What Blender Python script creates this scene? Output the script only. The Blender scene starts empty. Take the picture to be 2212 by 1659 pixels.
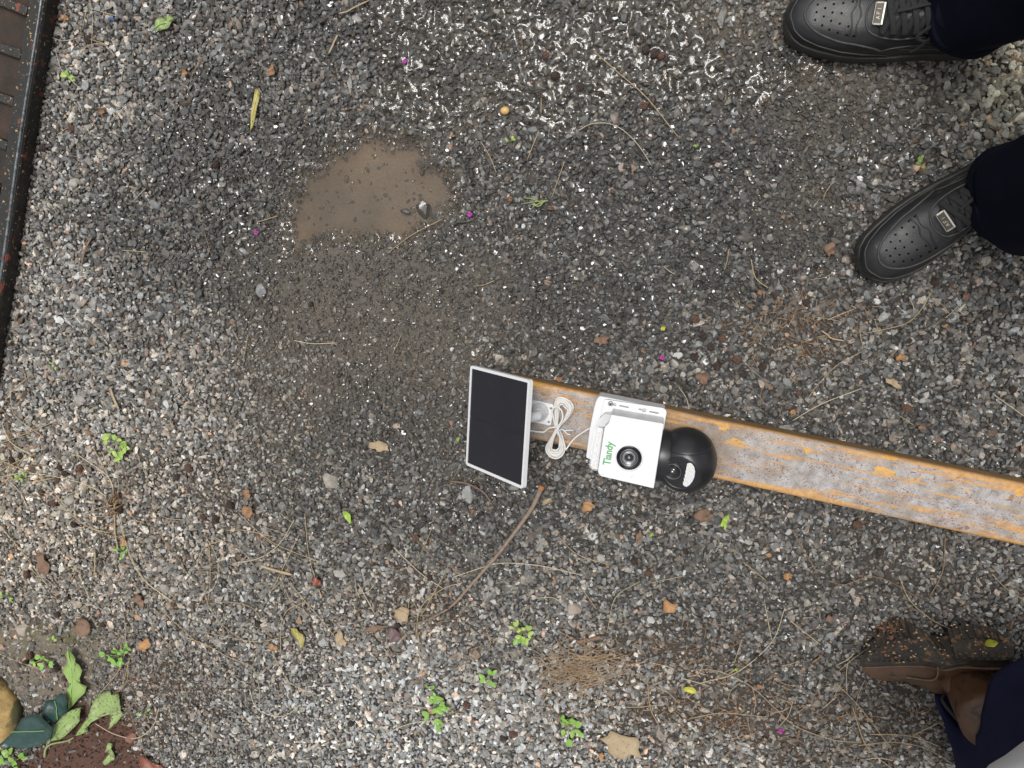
import bpy, math, random
import numpy as np
from mathutils import Vector, Matrix, geometry

random.seed(7)
RNG = np.random.default_rng(11)
SC = bpy.context.scene
COL = SC.collection

# ------------------------------------------------------------------ camera
CAM_H = 1.34
FPX = 1660.0                     # focal length in pixels of a 2212 px wide picture
_n = np.array([(1400 - 1106) / FPX, -(520 - 829.5) / FPX, -1.0]); _n /= np.linalg.norm(_n)
_z = -_n
_x = np.array([1.0, 0, 0]); _x = _x - _z * _x.dot(_z); _x /= np.linalg.norm(_x)
_y = np.cross(_z, _x)
RW = np.array([_x, _y, _z])      # camera -> world rotation
CW = np.array([0.0, 0.0, CAM_H])
cam_data = bpy.data.cameras.new('camera')
cam = bpy.data.objects.new('camera', cam_data); COL.objects.link(cam)
cam_data.sensor_width = 36.0
cam_data.lens = 36.0 * FPX / 2212.0
cam_data.clip_start = 0.02
cam_data.clip_end = 300.0
cam.matrix_world = Matrix.Translation(Vector(CW)) @ Matrix([list(r) for r in RW]).to_4x4()
SC.camera = cam


def G(px, py, z=0.0):
    d = RW @ np.array([(px - 1106) / FPX, -(py - 829.5) / FPX, -1.0])
    t = (z - CAM_H) / d[2]
    return CW + t * d


def proj(p):
    q = (np.atleast_2d(p) - CW) @ RW
    return 1106 + FPX * q[:, 0] / -q[:, 2], 829.5 - FPX * q[:, 1] / -q[:, 2]


# ------------------------------------------------------------------ light: overcast sky, soft sun
_d = RW @ np.array([(1385 - 1106) / FPX, -(95 - 829.5) / FPX, -1.0]); _d /= np.linalg.norm(_d)
SUN = np.array([_d[0], _d[1], -_d[2]])          # the brightest part of the cloud
elev = math.asin(SUN[2]); azim = math.atan2(SUN[0], SUN[1])
world = bpy.data.worlds.new('World'); SC.world = world
world.use_nodes = True
wn = world.node_tree.nodes; wl = world.node_tree.links
wn.clear()
w_out = wn.new('ShaderNodeOutputWorld'); w_bg = wn.new('ShaderNodeBackground')
w_hs = wn.new('ShaderNodeHueSaturation'); w_sky = wn.new('ShaderNodeTexSky')
w_sky.sky_type = 'NISHITA'; w_sky.sun_disc = False
w_sky.sun_elevation = elev; w_sky.sun_rotation = azim
w_sky.air_density = 1.0; w_sky.dust_density = 4.0; w_sky.ozone_density = 1.0
w_hs.inputs['Saturation'].default_value = 0.09
w_bg.inputs['Strength'].default_value = 0.10
wl.new(w_sky.outputs[0], w_hs.inputs['Color']); wl.new(w_hs.outputs[0], w_bg.inputs['Color'])
wl.new(w_bg.outputs[0], w_out.inputs['Surface'])
sun_d = bpy.data.lights.new('sun', 'SUN'); sun = bpy.data.objects.new('sun', sun_d); COL.objects.link(sun)
sun_d.energy = 1.5; sun_d.angle = math.radians(20); sun_d.color = (1.0, 0.97, 0.93)
sun.rotation_euler = Vector(SUN).to_track_quat('Z', 'Y').to_euler()
sun.location = (0, 0, 4)
SC.view_settings.view_transform = 'Standard'
SC.view_settings.look = 'None'
SC.view_settings.exposure = 0.55
SC.view_settings.gamma = 1.0
SC.view_settings.use_curve_mapping = False
SC.render.engine = 'CYCLES'
SC.cycles.use_denoising = True
SC.cycles.max_bounces = 8
SC.cycles.transparent_max_bounces = 12
SC.cycles.caustics_reflective = False
SC.cycles.caustics_refractive = False
SC.cycles.sample_clamp_indirect = 4.0


# ------------------------------------------------------------------ materials
def nmat(name):
    m = bpy.data.materials.new(name); m.use_nodes = True
    nt = m.node_tree
    return m, nt, nt.nodes, nt.links, nt.nodes['Principled BSDF']


def setp(b, **k):
    for key, v in k.items():
        key = key.replace('_', ' ')
        if key in b.inputs:
            b.inputs[key].default_value = v


def rgba(c):
    return (c[0], c[1], c[2], 1.0)


def noise(nodes, links, scale, detail=4, rough=0.6, vec=None, dist=0.0):
    t = nodes.new('ShaderNodeTexNoise')
    t.inputs['Scale'].default_value = scale; t.inputs['Detail'].default_value = detail
    t.inputs['Roughness'].default_value = rough; t.inputs['Distortion'].default_value = dist
    if vec is not None: links.new(vec, t.inputs['Vector'])
    return t


def ramp(nodes, links, fac, stops):
    r = nodes.new('ShaderNodeValToRGB')
    e = r.color_ramp.elements
    while len(e) > 1: e.remove(e[-1])
    for i, (p, c) in enumerate(stops):
        c = rgba(c) if hasattr(c, '__len__') else (c, c, c, 1)
        if i == 0: e[0].position = p; e[0].color = c
        else:
            q = e.new(p); q.color = c
    links.new(fac, r.inputs[0])
    return r.outputs[0]


def mixc(nodes, links, fac, a, b, mode='MIX'):
    m = nodes.new('ShaderNodeMix'); m.data_type = 'RGBA'; m.blend_type = mode
    for sock, v in ((m.inputs[0], fac), (m.inputs[6], a), (m.inputs[7], b)):
        if isinstance(v, (int, float)): sock.default_value = v
        elif hasattr(v, '__len__'): sock.default_value = rgba(v)
        else: links.new(v, sock)
    return m.outputs[2]


def math_n(nodes, links, op, a, b=0.0, clamp=False):
    m = nodes.new('ShaderNodeMath'); m.operation = op; m.use_clamp = clamp
    for i, v in enumerate((a, b)):
        if isinstance(v, (int, float)): m.inputs[i].default_value = v
        else: links.new(v, m.inputs[i])
    return m.outputs[0]


def pmat(name, c1, c2=None, scale=60, rough=0.5, metal=0.0, bump=0.0, bscale=300, rvar=0.0, coat=0.0, spec=0.5,
         c3=None, scale3=400, amt3=0.5, sub=0.0):
    m, nt, N, L, b = nmat(name)
    tc = N.new('ShaderNodeTexCoord').outputs['Object']
    setp(b, Roughness=rough, Metallic=metal, Coat_Weight=coat, Specular_IOR_Level=spec)
    b.inputs['Coat Roughness'].default_value = 0.15
    n1 = noise(N, L, scale, 5, 0.6, tc)
    col = ramp(N, L, n1.outputs[0], [(0.3, c1), (0.7, c2 if c2 is not None else c1)])
    if c3 is not None:
        n3 = noise(N, L, scale3, 4, 0.6, tc)
        f = ramp(N, L, n3.outputs[0], [(amt3, 0.0), (min(amt3 + 0.08, 1), 1.0)])
        col = mixc(N, L, f, col, c3)
    L.new(col, b.inputs['Base Color'])
    if rvar:
        L.new(ramp(N, L, noise(N, L, scale * 1.7, 4, 0.6, tc).outputs[0], [(0.3, max(rough - rvar, 0.02)), (0.7, min(rough + rvar, 1))]), b.inputs['Roughness'])
    if bump:
        bn = N.new('ShaderNodeBump'); bn.inputs['Strength'].default_value = bump
        bn.inputs['Distance'].default_value = 0.002
        L.new(noise(N, L, bscale, 5, 0.65, tc).outputs[0], bn.inputs['Height'])
        L.new(bn.outputs[0], b.inputs['Normal'])
    if sub:
        b.inputs['Transmission Weight'].default_value = 0.0
    return m


# ------------------------------------------------------------------ mesh helpers
ORIGIN = {}


def tag(o, label=None, cat=None, group=None, kind=None):
    if label: o['label'] = label
    if cat: o['category'] = cat
    if group: o['group'] = group
    if kind: o['kind'] = kind
    return o


def empty(name, loc, label, cat, group=None):
    o = bpy.data.objects.new(name, None); COL.objects.link(o)
    o.empty_display_size = 0.02
    o.location = tuple(loc); ORIGIN[o.name] = np.array(loc, float)
    return tag(o, label, cat, group)


def mk(name, V, F, mat, parent=None, smooth=False, origin=None, mats=None, fm=None):
    V = np.asarray(V, float)
    if parent is not None:
        org = ORIGIN[parent.name]
    else:
        org = np.array(origin, float) if origin is not None else np.array([V[:, 0].mean(), V[:, 1].mean(), V[:, 2].min()])
    me = bpy.data.meshes.new(name)
    me.from_pydata([tuple(v) for v in (V - org)], [], [tuple(int(i) for i in f) for f in F])
    me.materials.append(mat)
    for m in (mats or []): me.materials.append(m)
    if fm is not None: me.polygons.foreach_set('material_index', fm)
    if smooth: me.polygons.foreach_set('use_smooth', [True] * len(me.polygons))
    me.update()
    o = bpy.data.objects.new(name, me); COL.objects.link(o)
    if parent is not None:
        o.parent = parent
    else:
        o.location = tuple(org)
    ORIGIN[o.name] = org
    return o


def join(*parts):
    V = []; F = []; n = 0
    for v, f in parts:
        v = np.asarray(v, float)
        V.append(v); F += [tuple(i + n for i in q) for q in f]; n += len(v)
    return np.vstack(V), F


def path(pts, n=40):
    """Catmull-Rom resample"""
    P = np.asarray(pts, float)
    if len(P) == 2:
        t = np.linspace(0, 1, n)[:, None]; return P[0] * (1 - t) + P[1] * t
    Q = np.vstack([2 * P[0] - P[1], P, 2 * P[-1] - P[-2]])
    seg = len(P) - 1
    out = []
    for u in np.linspace(0, seg - 1e-9, n):
        i = int(u); t = u - i
        a, b, c, d = Q[i], Q[i + 1], Q[i + 2], Q[i + 3]
        out.append(0.5 * ((2 * b) + (c - a) * t + (2 * a - 5 * b + 4 * c - d) * t * t + (3 * b - a - 3 * c + d) * t ** 3))
    return np.array(out)


def tube(P, r, n=6, flat=1.0, up=None, closed=False):
    P = np.asarray(P, float); m = len(P)
    r = np.broadcast_to(np.asarray(r, float), (m,))
    V = []; F = []
    T = np.gradient(P, axis=0); T /= (np.linalg.norm(T, axis=1)[:, None] + 1e-12)
    u = np.array(up if up is not None else (0.0, 0, 1.0))
    if up is None and abs(T[0].dot(u)) > 0.95: u = np.array([1.0, 0, 0])
    for i in range(m):
        if up is not None and np.ndim(up) == 2: u = up[i]
        s = np.cross(T[i], u); s /= np.linalg.norm(s) + 1e-12
        w = np.cross(s, T[i]); w /= np.linalg.norm(w) + 1e-12
        if up is None: u = w
        for k in range(n):
            a = 2 * math.pi * k / n
            V.append(P[i] + r[i] * (math.cos(a) * s + flat * math.sin(a) * w))
    for i in range(m - 1):
        for k in range(n):
            k2 = (k + 1) % n
            F.append((i * n + k, i * n + k2, (i + 1) * n + k2, (i + 1) * n + k))
    F.append(tuple(range(n - 1, -1, -1))); F.append(tuple((m - 1) * n + k for k in range(n)))
    return np.array(V), F


def rings(R, cap0=True, cap1=True):
    """loft a list of equally long rings"""
    n = len(R[0]); V = np.vstack(R); F = []
    for i in range(len(R) - 1):
        for k in range(n):
            k2 = (k + 1) % n
            F.append((i * n + k, i * n + k2, (i + 1) * n + k2, (i + 1) * n + k))
    if cap0: F.append(tuple(range(n - 1, -1, -1)))
    if cap1: F.append(tuple((len(R) - 1) * n + k for k in range(n)))
    return V, F


def plate(outer, holes=(), depth=None, top=None, bevel=0.0):
    """polygon (with holes) given as 3-D top points, thickened along the vector depth"""
    depth = np.array(depth, float)
    loops = [np.asarray(outer, float)] + [np.asarray(h, float) for h in holes]
    tris = geometry.tessellate_polygon([[Vector(p) for p in l] for l in loops])
    V = np.vstack(loops); n = len(V)
    V2 = np.vstack([V, V + depth])
    F = []
    nrm = np.zeros(3)
    for t in tris:
        nrm += np.cross(V[t[1]] - V[t[0]], V[t[2]] - V[t[0]])
    flip = nrm.dot(-depth) < 0
    for t in tris:
        t = tuple(t)
        if flip: t = t[::-1]
        F.append(t); F.append(tuple(i + n for i in t[::-1]))
    s = 0
    for l in loops:
        m = len(l)
        for i in range(m):
            j = (i + 1) % m
            F.append((s + i, s + j, s + j + n, s + i + n))
        s += m
    return V2, F


def bevel_poly(P, r, k=3):
    """round the corners of a closed polyline"""
    P = np.asarray(P, float); out = []; m = len(P)
    for i in range(m):
        a, b, c = P[i - 1], P[i], P[(i + 1) % m]
        ra = min(r, np.linalg.norm(a - b) * 0.45); rc = min(r, np.linalg.norm(c - b) * 0.45)
        p = b + (a - b) / np.linalg.norm(a - b) * ra; q = b + (c - b) / np.linalg.norm(c - b) * rc
        for t in np.linspace(0, 1, k + 1):
            out.append((1 - t) ** 2 * p + 2 * t * (1 - t) * b + t * t * q)
    return np.array(out)


def add_bevel(o, w, seg=2, ang=40):
    m = o.modifiers.new('bevel', 'BEVEL'); m.width = w; m.segments = seg
    m.limit_method = 'ANGLE'; m.angle_limit = math.radians(ang)


_OCT = [(RNG.random((97, 97)), RNG.random(2) * 50) for _ in range(12)]


def vnoise(x, y, freq, k=0):
    g, off = _OCT[k % 12]
    u = np.asarray(x) * freq + off[0] + 300; v = np.asarray(y) * freq + off[1] + 300
    i = np.floor(u).astype(int); j = np.floor(v).astype(int)
    a = u - i; b = v - j
    a = a * a * (3 - 2 * a); b = b * b * (3 - 2 * b)
    i0 = i % 97; i1 = (i + 1) % 97; j0 = j % 97; j1 = (j + 1) % 97
    return (g[i0, j0] * (1 - a) + g[i1, j0] * a) * (1 - b) + (g[i0, j1] * (1 - a) + g[i1, j1] * a) * b


def fbm(x, y, freq, k=0, o=4):
    s = 0; w = 0
    for q in range(o):
        s = s + vnoise(x, y, freq * 2 ** q, k + q) * 0.5 ** q; w += 0.5 ** q
    return s / w


def sstep(a, b, x):
    t = np.clip((x - a) / (b - a), 0, 1); return t * t * (3 - 2 * t)


# ------------------------------------------------------------------ zones of the ground (in picture pixels of the plan)
def blob(px, py, cx, cy, rx, ry, rot=0.0):
    c, s = math.cos(rot), math.sin(rot)
    u = ((px - cx) * c + (py - cy) * s) / rx; v = (-(px - cx) * s + (py - cy) * c) / ry
    return np.exp(-(u * u + v * v))


PUD = np.array([(280, 1340), (265, 1200), (255, 1080), (310, 960), (300, 860), (380, 770), (440, 640), (580, 560), (690, 450),
                (900, 350), (960, 250), (1100, 230), (1260, 290), (1480, 320), (1560, 360), (1570, 480), (1590, 600), (1700, 600),
                (1780, 600), (1820, 720), (1850, 850), (1830, 920), (1700, 980), (1640, 1060), (1500, 1130), (1440, 1200),
                (1280, 1230), (1100, 1190), (900, 1190), (700, 1180), (620, 1190), (520, 1260), (400, 1300)], float)
PUD_W = np.array([G(567 + u * .2197, 243 + v * .2197)[:2] for u, v in PUD])


def sdist(x, y, poly):
    """signed distance, positive inside"""
    x = np.asarray(x, float); y = np.asarray(y, float)
    d = np.full(x.shape, 1e9); ins = np.zeros(x.shape, bool)
    n = len(poly)
    for i in range(n):
        a = poly[i]; b = poly[(i + 1) % n]
        e = b - a; l = e.dot(e)
        t = np.clip(((x - a[0]) * e[0] + (y - a[1]) * e[1]) / l, 0, 1)
        d = np.minimum(d, np.hypot(x - a[0] - t * e[0], y - a[1] - t * e[1]))
        c = ((a[1] > y) != (b[1] > y)) & (x < (b[0] - a[0]) * (y - a[1]) / (b[1] - a[1] + 1e-12) + a[0])
        ins ^= c
    return np.where(ins, d, -d)


def zones(x, y):
    px, py = proj(np.stack([x, y, np.zeros_like(x)], 1))
    wob = (fbm(x, y, 7, 2) - 0.5) * 260
    qx = px + wob; qy = py + (fbm(x, y, 7, 5) - 0.5) * 260
    Z = {}
    pud = sdist(x + (fbm(x, y, 45, 3, 2) - .5) * .012, y + (fbm(x, y, 45, 7, 2) - .5) * .012, PUD_W)
    Z['pud'] = pud
    soak = np.maximum.reduce([
        1.15 * blob(qx, qy, 1340, 90, 330, 150, 0.35), 0.95 * blob(qx, qy, 1000, 60, 240, 130), 0.9 * blob(qx, qy, 900, 235, 150, 70),
        0.85 * blob(qx, qy, 1180, 210, 260, 110), 0.8 * blob(qx, qy, 1690, 180, 190, 120), 0.8 * blob(qx, qy, 1035, 570, 60, 50)])
    soak = np.maximum(soak, np.exp(-np.maximum(-pud, 0) / 0.022) * 0.95)
    Z['soak'] = np.clip(soak, 0, 1)
    damp_shade = np.maximum.reduce([
        Z['soak'], 0.9 * blob(qx, qy, 800, 520, 480, 420), 0.8 * blob(qx, qy, 450, 420, 330, 330), 0.85 * blob(qx, qy, 1500, 400, 560, 320),
        0.75 * blob(qx, qy, 800, 900, 380, 280), 0.7 * blob(qx, qy, 1050, 1100, 260, 160), 0.75 * blob(qx, qy, 1250, 650, 420, 240),
        0.5 * blob(qx, qy, 1980, 1000, 400, 300), 0.8 * blob(qx, qy, 900, 60, 520, 200), 0.55 * blob(qx, qy, 1500, 950, 500, 220),
        0.45 * blob(qx, qy, 1650, 1350, 500, 260)])  # the lower right area's shade goes in as damp darkening
    dry = np.maximum.reduce([blob(qx, qy, 60, 1050, 420, 330), 0.6 * blob(qx, qy, 190, 130, 110, 260), 0.95 * blob(qx, qy, 900, 1580, 560, 200),
                             0.9 * blob(px, py, 2190, 190, 110, 130), 0.55 * blob(qx, qy, 120, 600, 110, 340)])
    Z['damp_shade'] = np.clip(damp_shade * 1.25 - 0.75 * dry, 0, 1)
    Z['dry'] = np.clip(dry, 0, 1)
    silt = np.maximum.reduce([
        1.25 * blob(qx, qy, 800, 710, 290, 230, 0.5), 0.95 * blob(qx, qy, 700, 850, 200, 150), 0.85 * blob(qx, qy, 1040, 690, 150, 110),
        0.9 * blob(qx, qy, 780, 560, 280, 110), 0.7 * blob(qx, qy, 1790, 250, 170, 90), 0.65 * blob(qx, qy, 1800, 330, 120, 60),
        0.55 * blob(qx, qy, 1000, 1060, 80, 45), 0.6 * blob(qx, qy, 1560, 60, 150, 90), 0.55 * blob(qx, qy, 1000, 250, 120, 90),
        0.6 * blob(qx, qy, 1770, 480, 100, 60)])
    silt = np.maximum(silt, np.exp(-np.maximum(-pud, 0) / 0.03) * 0.9)
    Z['silt'] = np.clip(silt, 0, 1)
    duff = np.maximum.reduce([
        0.9 * blob(qx, qy, 1560, 1540, 320, 80), 0.7 * blob(qx, qy, 1430, 1400, 220, 60), 0.75 * blob(qx, qy, 1720, 700, 110, 60),
        0.55 * blob(qx, qy, 870, 1350, 170, 70), 0.6 * blob(qx, qy, 460, 1100, 110, 60), 0.7 * blob(qx, qy, 330, 1540, 130, 110),
        0.6 * blob(qx, qy, 2000, 1560, 300, 130), 0.6 * blob(qx, qy, 230, 1170, 60, 60), 0.5 * blob(qx, qy, 1900, 1250, 260, 90)])
    Z['duff'] = np.clip(duff, 0, 1)
    soil = sstep(-0.03, 0.02, sdist(x + (fbm(x, y, 20, 1, 3) - .5) * .06, y + (fbm(x, y, 20, 8, 3) - .5) * .06, SOIL_W))
    Z['soil'] = soil
    dirt = np.maximum(blob(px, py, 60, 1390, 110, 45), blob(px, py, 185, 1400, 55, 55)) + 0 * px
    dirt = np.maximum(dirt, 0.9 * blob(px, py, 110, 1470, 130, 60))
    Z['dirt'] = np.clip(dirt * 1.5, 0, 1)
    Z['moss'] = np.clip(np.maximum(blob(px, py, 160, 1372, 40, 30), blob(px, py, 60, 1375, 40, 30)) + .8 * blob(px, py, 215, 1440, 18, 14), 0, 1)
    Z['blue'] = np.maximum(blob(qx, qy, 980, 1560, 420, 140), 0.7 * blob(qx, qy, 760, 1400, 200, 120))
    Z['warm'] = np.maximum(blob(qx, qy, 80, 1150, 420, 260), 0.5 * blob(qx, qy, 480, 1250, 300, 150))
    Z['px'] = px; Z['py'] = py
    return Z


SOIL_W = np.array([G(u * .235, 1269 + v * .235)[:2] for u, v in
                   [(150, 1900), (180, 1560), (400, 1480), (480, 1380), (640, 1250), (760, 1060), (870, 1150), (980, 1170), (1200, 1260),
                    (1270, 1400), (1310, 1600), (1360, 1900)]])


def ground_z(x, y, Z):
    h = (fbm(x, y, 3.0, 4, 3) - 0.5) * 0.010
    h = h * (1 - sstep(-0.06, 0.0, Z['pud'])) - 0.017 * sstep(-0.035, 0.035, Z['pud'])
    h += 0.0018 * Z['silt'] + 0.004 * Z['soil'] + 0.003 * Z['dirt'] + 0.001 * Z['duff']
    return h


WATER_Z = -0.0065

# ------------------------------------------------------------------ ground sheet
X0, X1, Y0, Y1 = -1.5, 1.3, -1.3, 0.85


def ground():
    st = 0.005
    xs = np.arange(X0, X1 + 1e-6, st); ys = np.arange(Y0, Y1 + 1e-6, st)
    far = [-40, -12, -5, -2.2]; farp = [2.2, 5, 12, 40]
    xs = np.concatenate([far, xs, farp]); ys = np.concatenate([far, ys, farp])
    XX, YY = np.meshgrid(xs, ys, indexing='ij')
    x = XX.ravel(); y = YY.ravel()
    Z = zones(x, y)
    h = ground_z(x, y, Z) + (fbm(x, y, 160, 6, 3) - .5) * .0024 * (1 - sstep(0, .02, Z['pud']))
    h += Z['soil'] * (fbm(x, y, 120, 9, 3) - .5) * .008
    inside = (x > X0 - .01) & (x < X1 + .01) & (y > Y0 - .01) & (y < Y1 + .01)
    h = np.where(inside, h, 0.0)
    V = np.stack([x, y, h - 0.002], 1)
    ny = len(ys); nx = len(xs)
    i, j = np.meshgrid(np.arange(nx - 1), np.arange(ny - 1), indexing='ij')
    a = (i * ny + j).ravel()
    Fq = np.stack([a, a + ny, a + ny + 1, a + 1], 1)
    me = bpy.data.meshes.new('ground')
    me.vertices.add(len(V)); me.vertices.foreach_set('co', V.ravel())
    me.loops.add(Fq.size); me.loops.foreach_set('vertex_index', Fq.ravel())
    me.polygons.add(len(Fq)); me.polygons.foreach_set('loop_start', np.arange(0, Fq.size, 4))
    me.polygons.foreach_set('use_smooth', np.ones(len(Fq), bool))
    me.update(calc_edges=True)
    n = len(V)
    base = np.array([0.045, 0.039, 0.033]); siltc = np.array([0.145, 0.115, 0.080]); pudc = np.array([0.175, 0.132, 0.092])
    duffc = np.array([0.062, 0.042, 0.03]); soilc = np.array([0.085, 0.042, 0.028]); dirtc = np.array([0.15, 0.125, 0.092]); mossc = np.array([0.085, 0.085, 0.03])
    c = np.tile(base, (n, 1))
    def mx(c, t, f): return c * (1 - f[:, None]) + t * f[:, None]
    c = mx(c, siltc, Z['silt'] * .9); c = mx(c, duffc, Z['duff']); c = mx(c, dirtc, Z['dirt']); c = mx(c, mossc, np.clip(Z['moss'] * 1.1, 0, 1) * sstep(.35, .6, fbm(x, y, 60, 3, 3)))
    c = mx(c, soilc, Z['soil']); c = mx(c, (pudc * (0.45 + 1.1 * fbm(x, y, 16, 5, 5))[:, None] * (1 + np.clip((fbm(x, y, 9, 1, 3) - .5) * 3, -1, 1)[:, None] * np.array([.12, 0, -.14]))), sstep(-.012, .012, Z['pud']))
    wetm = np.clip(Z['damp_shade'], 0, 1) * (1 - Z['soil'])
    c *= (1 - 0.5 * wetm * (1 - sstep(-.012, .012, Z['pud'])))[:, None]
    ca = me.attributes.new('col', 'FLOAT_COLOR', 'POINT'); ca.data.foreach_set('color', np.column_stack([c, np.ones(n)]).ravel())
    wa = me.attributes.new('wet', 'FLOAT', 'POINT'); wa.data.foreach_set('value', wetm)
    m, nt, N, L, b = nmat('soil')
    at = N.new('ShaderNodeAttribute'); at.attribute_name = 'col'
    aw = N.new('ShaderNodeAttribute'); aw.attribute_name = 'wet'
    pos = N.new('ShaderNodeNewGeometry').outputs['Position']
    n1 = noise(N, L, 420, 5, 0.7, pos); n2 = noise(N, L, 1100, 3, 0.7, pos)
    f = ramp(N, L, n1.outputs[0], [(0.25, 0.5), (0.5, 0.95), (0.75, 1.6)])
    f2 = ramp(N, L, n2.outputs[0], [(0.3, 0.7), (0.7, 1.3)])
    L.new(mixc(N, L, 1.0, mixc(N, L, 1.0, at.outputs['Color'], f, 'MULTIPLY'), f2, 'MULTIPLY'), b.inputs['Base Color'])
    r = math_n(N, L, 'MULTIPLY_ADD', aw.outputs['Fac'], -0.5); r.node.inputs[2].default_value = 0.9
    L.new(r, b.inputs['Roughness'])
    bp = N.new('ShaderNodeBump'); bp.inputs['Strength'].default_value = 0.7; bp.inputs['Distance'].default_value = 0.0018
    L.new(n1.outputs[0], bp.inputs['Height']); L.new(bp.outputs[0], b.inputs['Normal'])
    me.materials.append(m)
    o = bpy.data.objects.new('ground', me); COL.objects.link(o)
    tag(o, kind='structure')
    return o


ground()

# ------------------------------------------------------------------ stone shapes
def icosphere(sub):
    import bmesh
    bm = bmesh.new(); bmesh.ops.create_icosphere(bm, subdivisions=sub, radius=1.0)
    V = np.array([v.co[:] for v in bm.verts]); F = [tuple(v.index for v in f.verts) for f in bm.faces]
    bm.free(); return V, F


ICO2 = icosphere(2); ICO3 = icosphere(3); ICO4 = icosphere(4)


def rock_shape(ico, rg, cuts=9, flat=(1, .78, .58), dep=(.55, .85)):
    V = ico[0].copy()
    for _ in range(cuts):
        n = rg.normal(size=3); n /= np.linalg.norm(n)
        d = rg.uniform(*dep)
        t = V @ n
        V = V - np.outer(np.maximum(t - d, 0), n)
    V *= np.array(flat) * rg.uniform(.88, 1.12, 3)
    return V


def stone_material():
    m, nt, N, L, b = nmat('gravel_stone')
    at = N.new('ShaderNodeAttribute'); at.attribute_type = 'INSTANCER'; at.attribute_name = 'col'
    aw = N.new('ShaderNodeAttribute'); aw.attribute_type = 'INSTANCER'; aw.attribute_name = 'wet'
    tc = N.new('ShaderNodeTexCoord').outputs['Object']
    oi = N.new('ShaderNodeObjectInfo')
    off = N.new('ShaderNodeVectorMath'); off.operation = 'ADD'
    L.new(tc, off.inputs[0])
    rv = N.new('ShaderNodeCombineXYZ')
    for i in range(3): L.new(math_n(N, L, 'MULTIPLY', oi.outputs['Random'], 37.0 + 11 * i), rv.inputs[i])
    L.new(rv.outputs[0], off.inputs[1])
    n1 = noise(N, L, 1.6, 4, 0.7, off.outputs[0], 0.6)
    f = ramp(N, L, n1.outputs[0], [(0.25, 0.55), (0.5, 1.0), (0.75, 1.5)])
    n2 = noise(N, L, 7, 3, 0.7, off.outputs[0])
    f2 = ramp(N, L, n2.outputs[0], [(0.3, 0.8), (0.7, 1.22)])
    L.new(mixc(N, L, 1.0, mixc(N, L, 1.0, at.outputs['Color'], f, 'MULTIPLY'), f2, 'MULTIPLY'), b.inputs['Base Color'])
    r = math_n(N, L, 'MULTIPLY_ADD', aw.outputs['Fac'], -0.55); r.node.inputs[2].default_value = 0.8
    L.new(math_n(N, L, 'MAXIMUM', r, 0.13), b.inputs['Roughness'])
    L.new(math_n(N, L, 'MULTIPLY', aw.outputs['Fac'], 0.85), b.inputs['Coat Weight'])
    b.inputs['Coat Roughness'].default_value = 0.08
    b.inputs['Coat IOR'].default_value = 1.6
    bp = N.new('ShaderNodeBump'); bp.inputs['Strength'].default_value = 0.35; bp.inputs['Distance'].default_value = 0.12
    L.new(n2.outputs[0], bp.inputs['Height']); L.new(bp.outputs[0], b.inputs['Normal'])
    return m


STONE_MAT = stone_material()
stone_coll = bpy.data.collections.new('stone_shapes')
for k in range(28):
    rg = np.random.default_rng(100 + k)
    me = bpy.data.meshes.new('stone_shape')
    V = rock_shape(ICO2, rg, 11, (1, rg.uniform(.62, .9), rg.uniform(.42, .7)), (.42, .8))
    V *= 1.22
    me.from_pydata([tuple(v) for v in V], [], ICO2[1]); me.materials.append(STONE_MAT)
    o = bpy.data.objects.new('stone_shape', me); stone_coll.objects.link(o)


def scatter_nodes():
    ng = bpy.data.node_groups.new('gravel_scatter', 'GeometryNodeTree')
    ng.interface.new_socket('Geometry', in_out='INPUT', socket_type='NodeSocketGeometry')
    ng.interface.new_socket('Geometry', in_out='OUTPUT', socket_type='NodeSocketGeometry')
    N = ng.nodes; L = ng.links
    gi = N.new('NodeGroupInput'); go = N.new('NodeGroupOutput')
    ci = N.new('GeometryNodeCollectionInfo'); ci.inputs['Collection'].default_value = stone_coll
    ci.inputs['Separate Children'].default_value = True; ci.inputs['Reset Children'].default_value = True
    ip = N.new('GeometryNodeInstanceOnPoints'); ip.inputs['Pick Instance'].default_value = True
    def attr(nm, typ):
        a = N.new('GeometryNodeInputNamedAttribute'); a.data_type = typ; a.inputs['Name'].default_value = nm
        return a.outputs['Attribute']
    L.new(gi.outputs[0], ip.inputs['Points']); L.new(ci.outputs[0], ip.inputs['Instance'])
    L.new(attr('idx', 'INT'), ip.inputs['Instance Index'])
    L.new(attr('rot', 'FLOAT_VECTOR'), ip.inputs['Rotation'])
    L.new(attr('scl', 'FLOAT_VECTOR'), ip.inputs['Scale'])
    L.new(ip.outputs[0], go.inputs[0])
    return ng


SCATTER = scatter_nodes()


def scatter(name, P, rot, scl, col, wet, label):
    n = len(P)
    me = bpy.data.meshes.new(name)
    me.vertices.add(n); me.vertices.foreach_set('co', np.asarray(P, float).ravel())
    def put(nm, typ, key, arr):
        a = me.attributes.new(nm, typ, 'POINT'); a.data.foreach_set(key, np.asarray(arr).ravel())
    put('rot', 'FLOAT_VECTOR', 'vector', rot.astype(np.float32)); put('scl', 'FLOAT_VECTOR', 'vector', scl.astype(np.float32))
    put('col', 'FLOAT_COLOR', 'color', np.column_stack([col, np.ones(n)]).astype(np.float32))
    put('wet', 'FLOAT', 'value', wet.astype(np.float32)); put('idx', 'INT', 'value', RNG.integers(0, 28, n).astype(np.int32))
    me.update()
    o = bpy.data.objects.new(name, me); COL.objects.link(o)
    md = o.modifiers.new('scatter', 'NODES'); md.node_group = SCATTER
    tag(o, label, 'gravel', kind='stuff')
    return o


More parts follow.
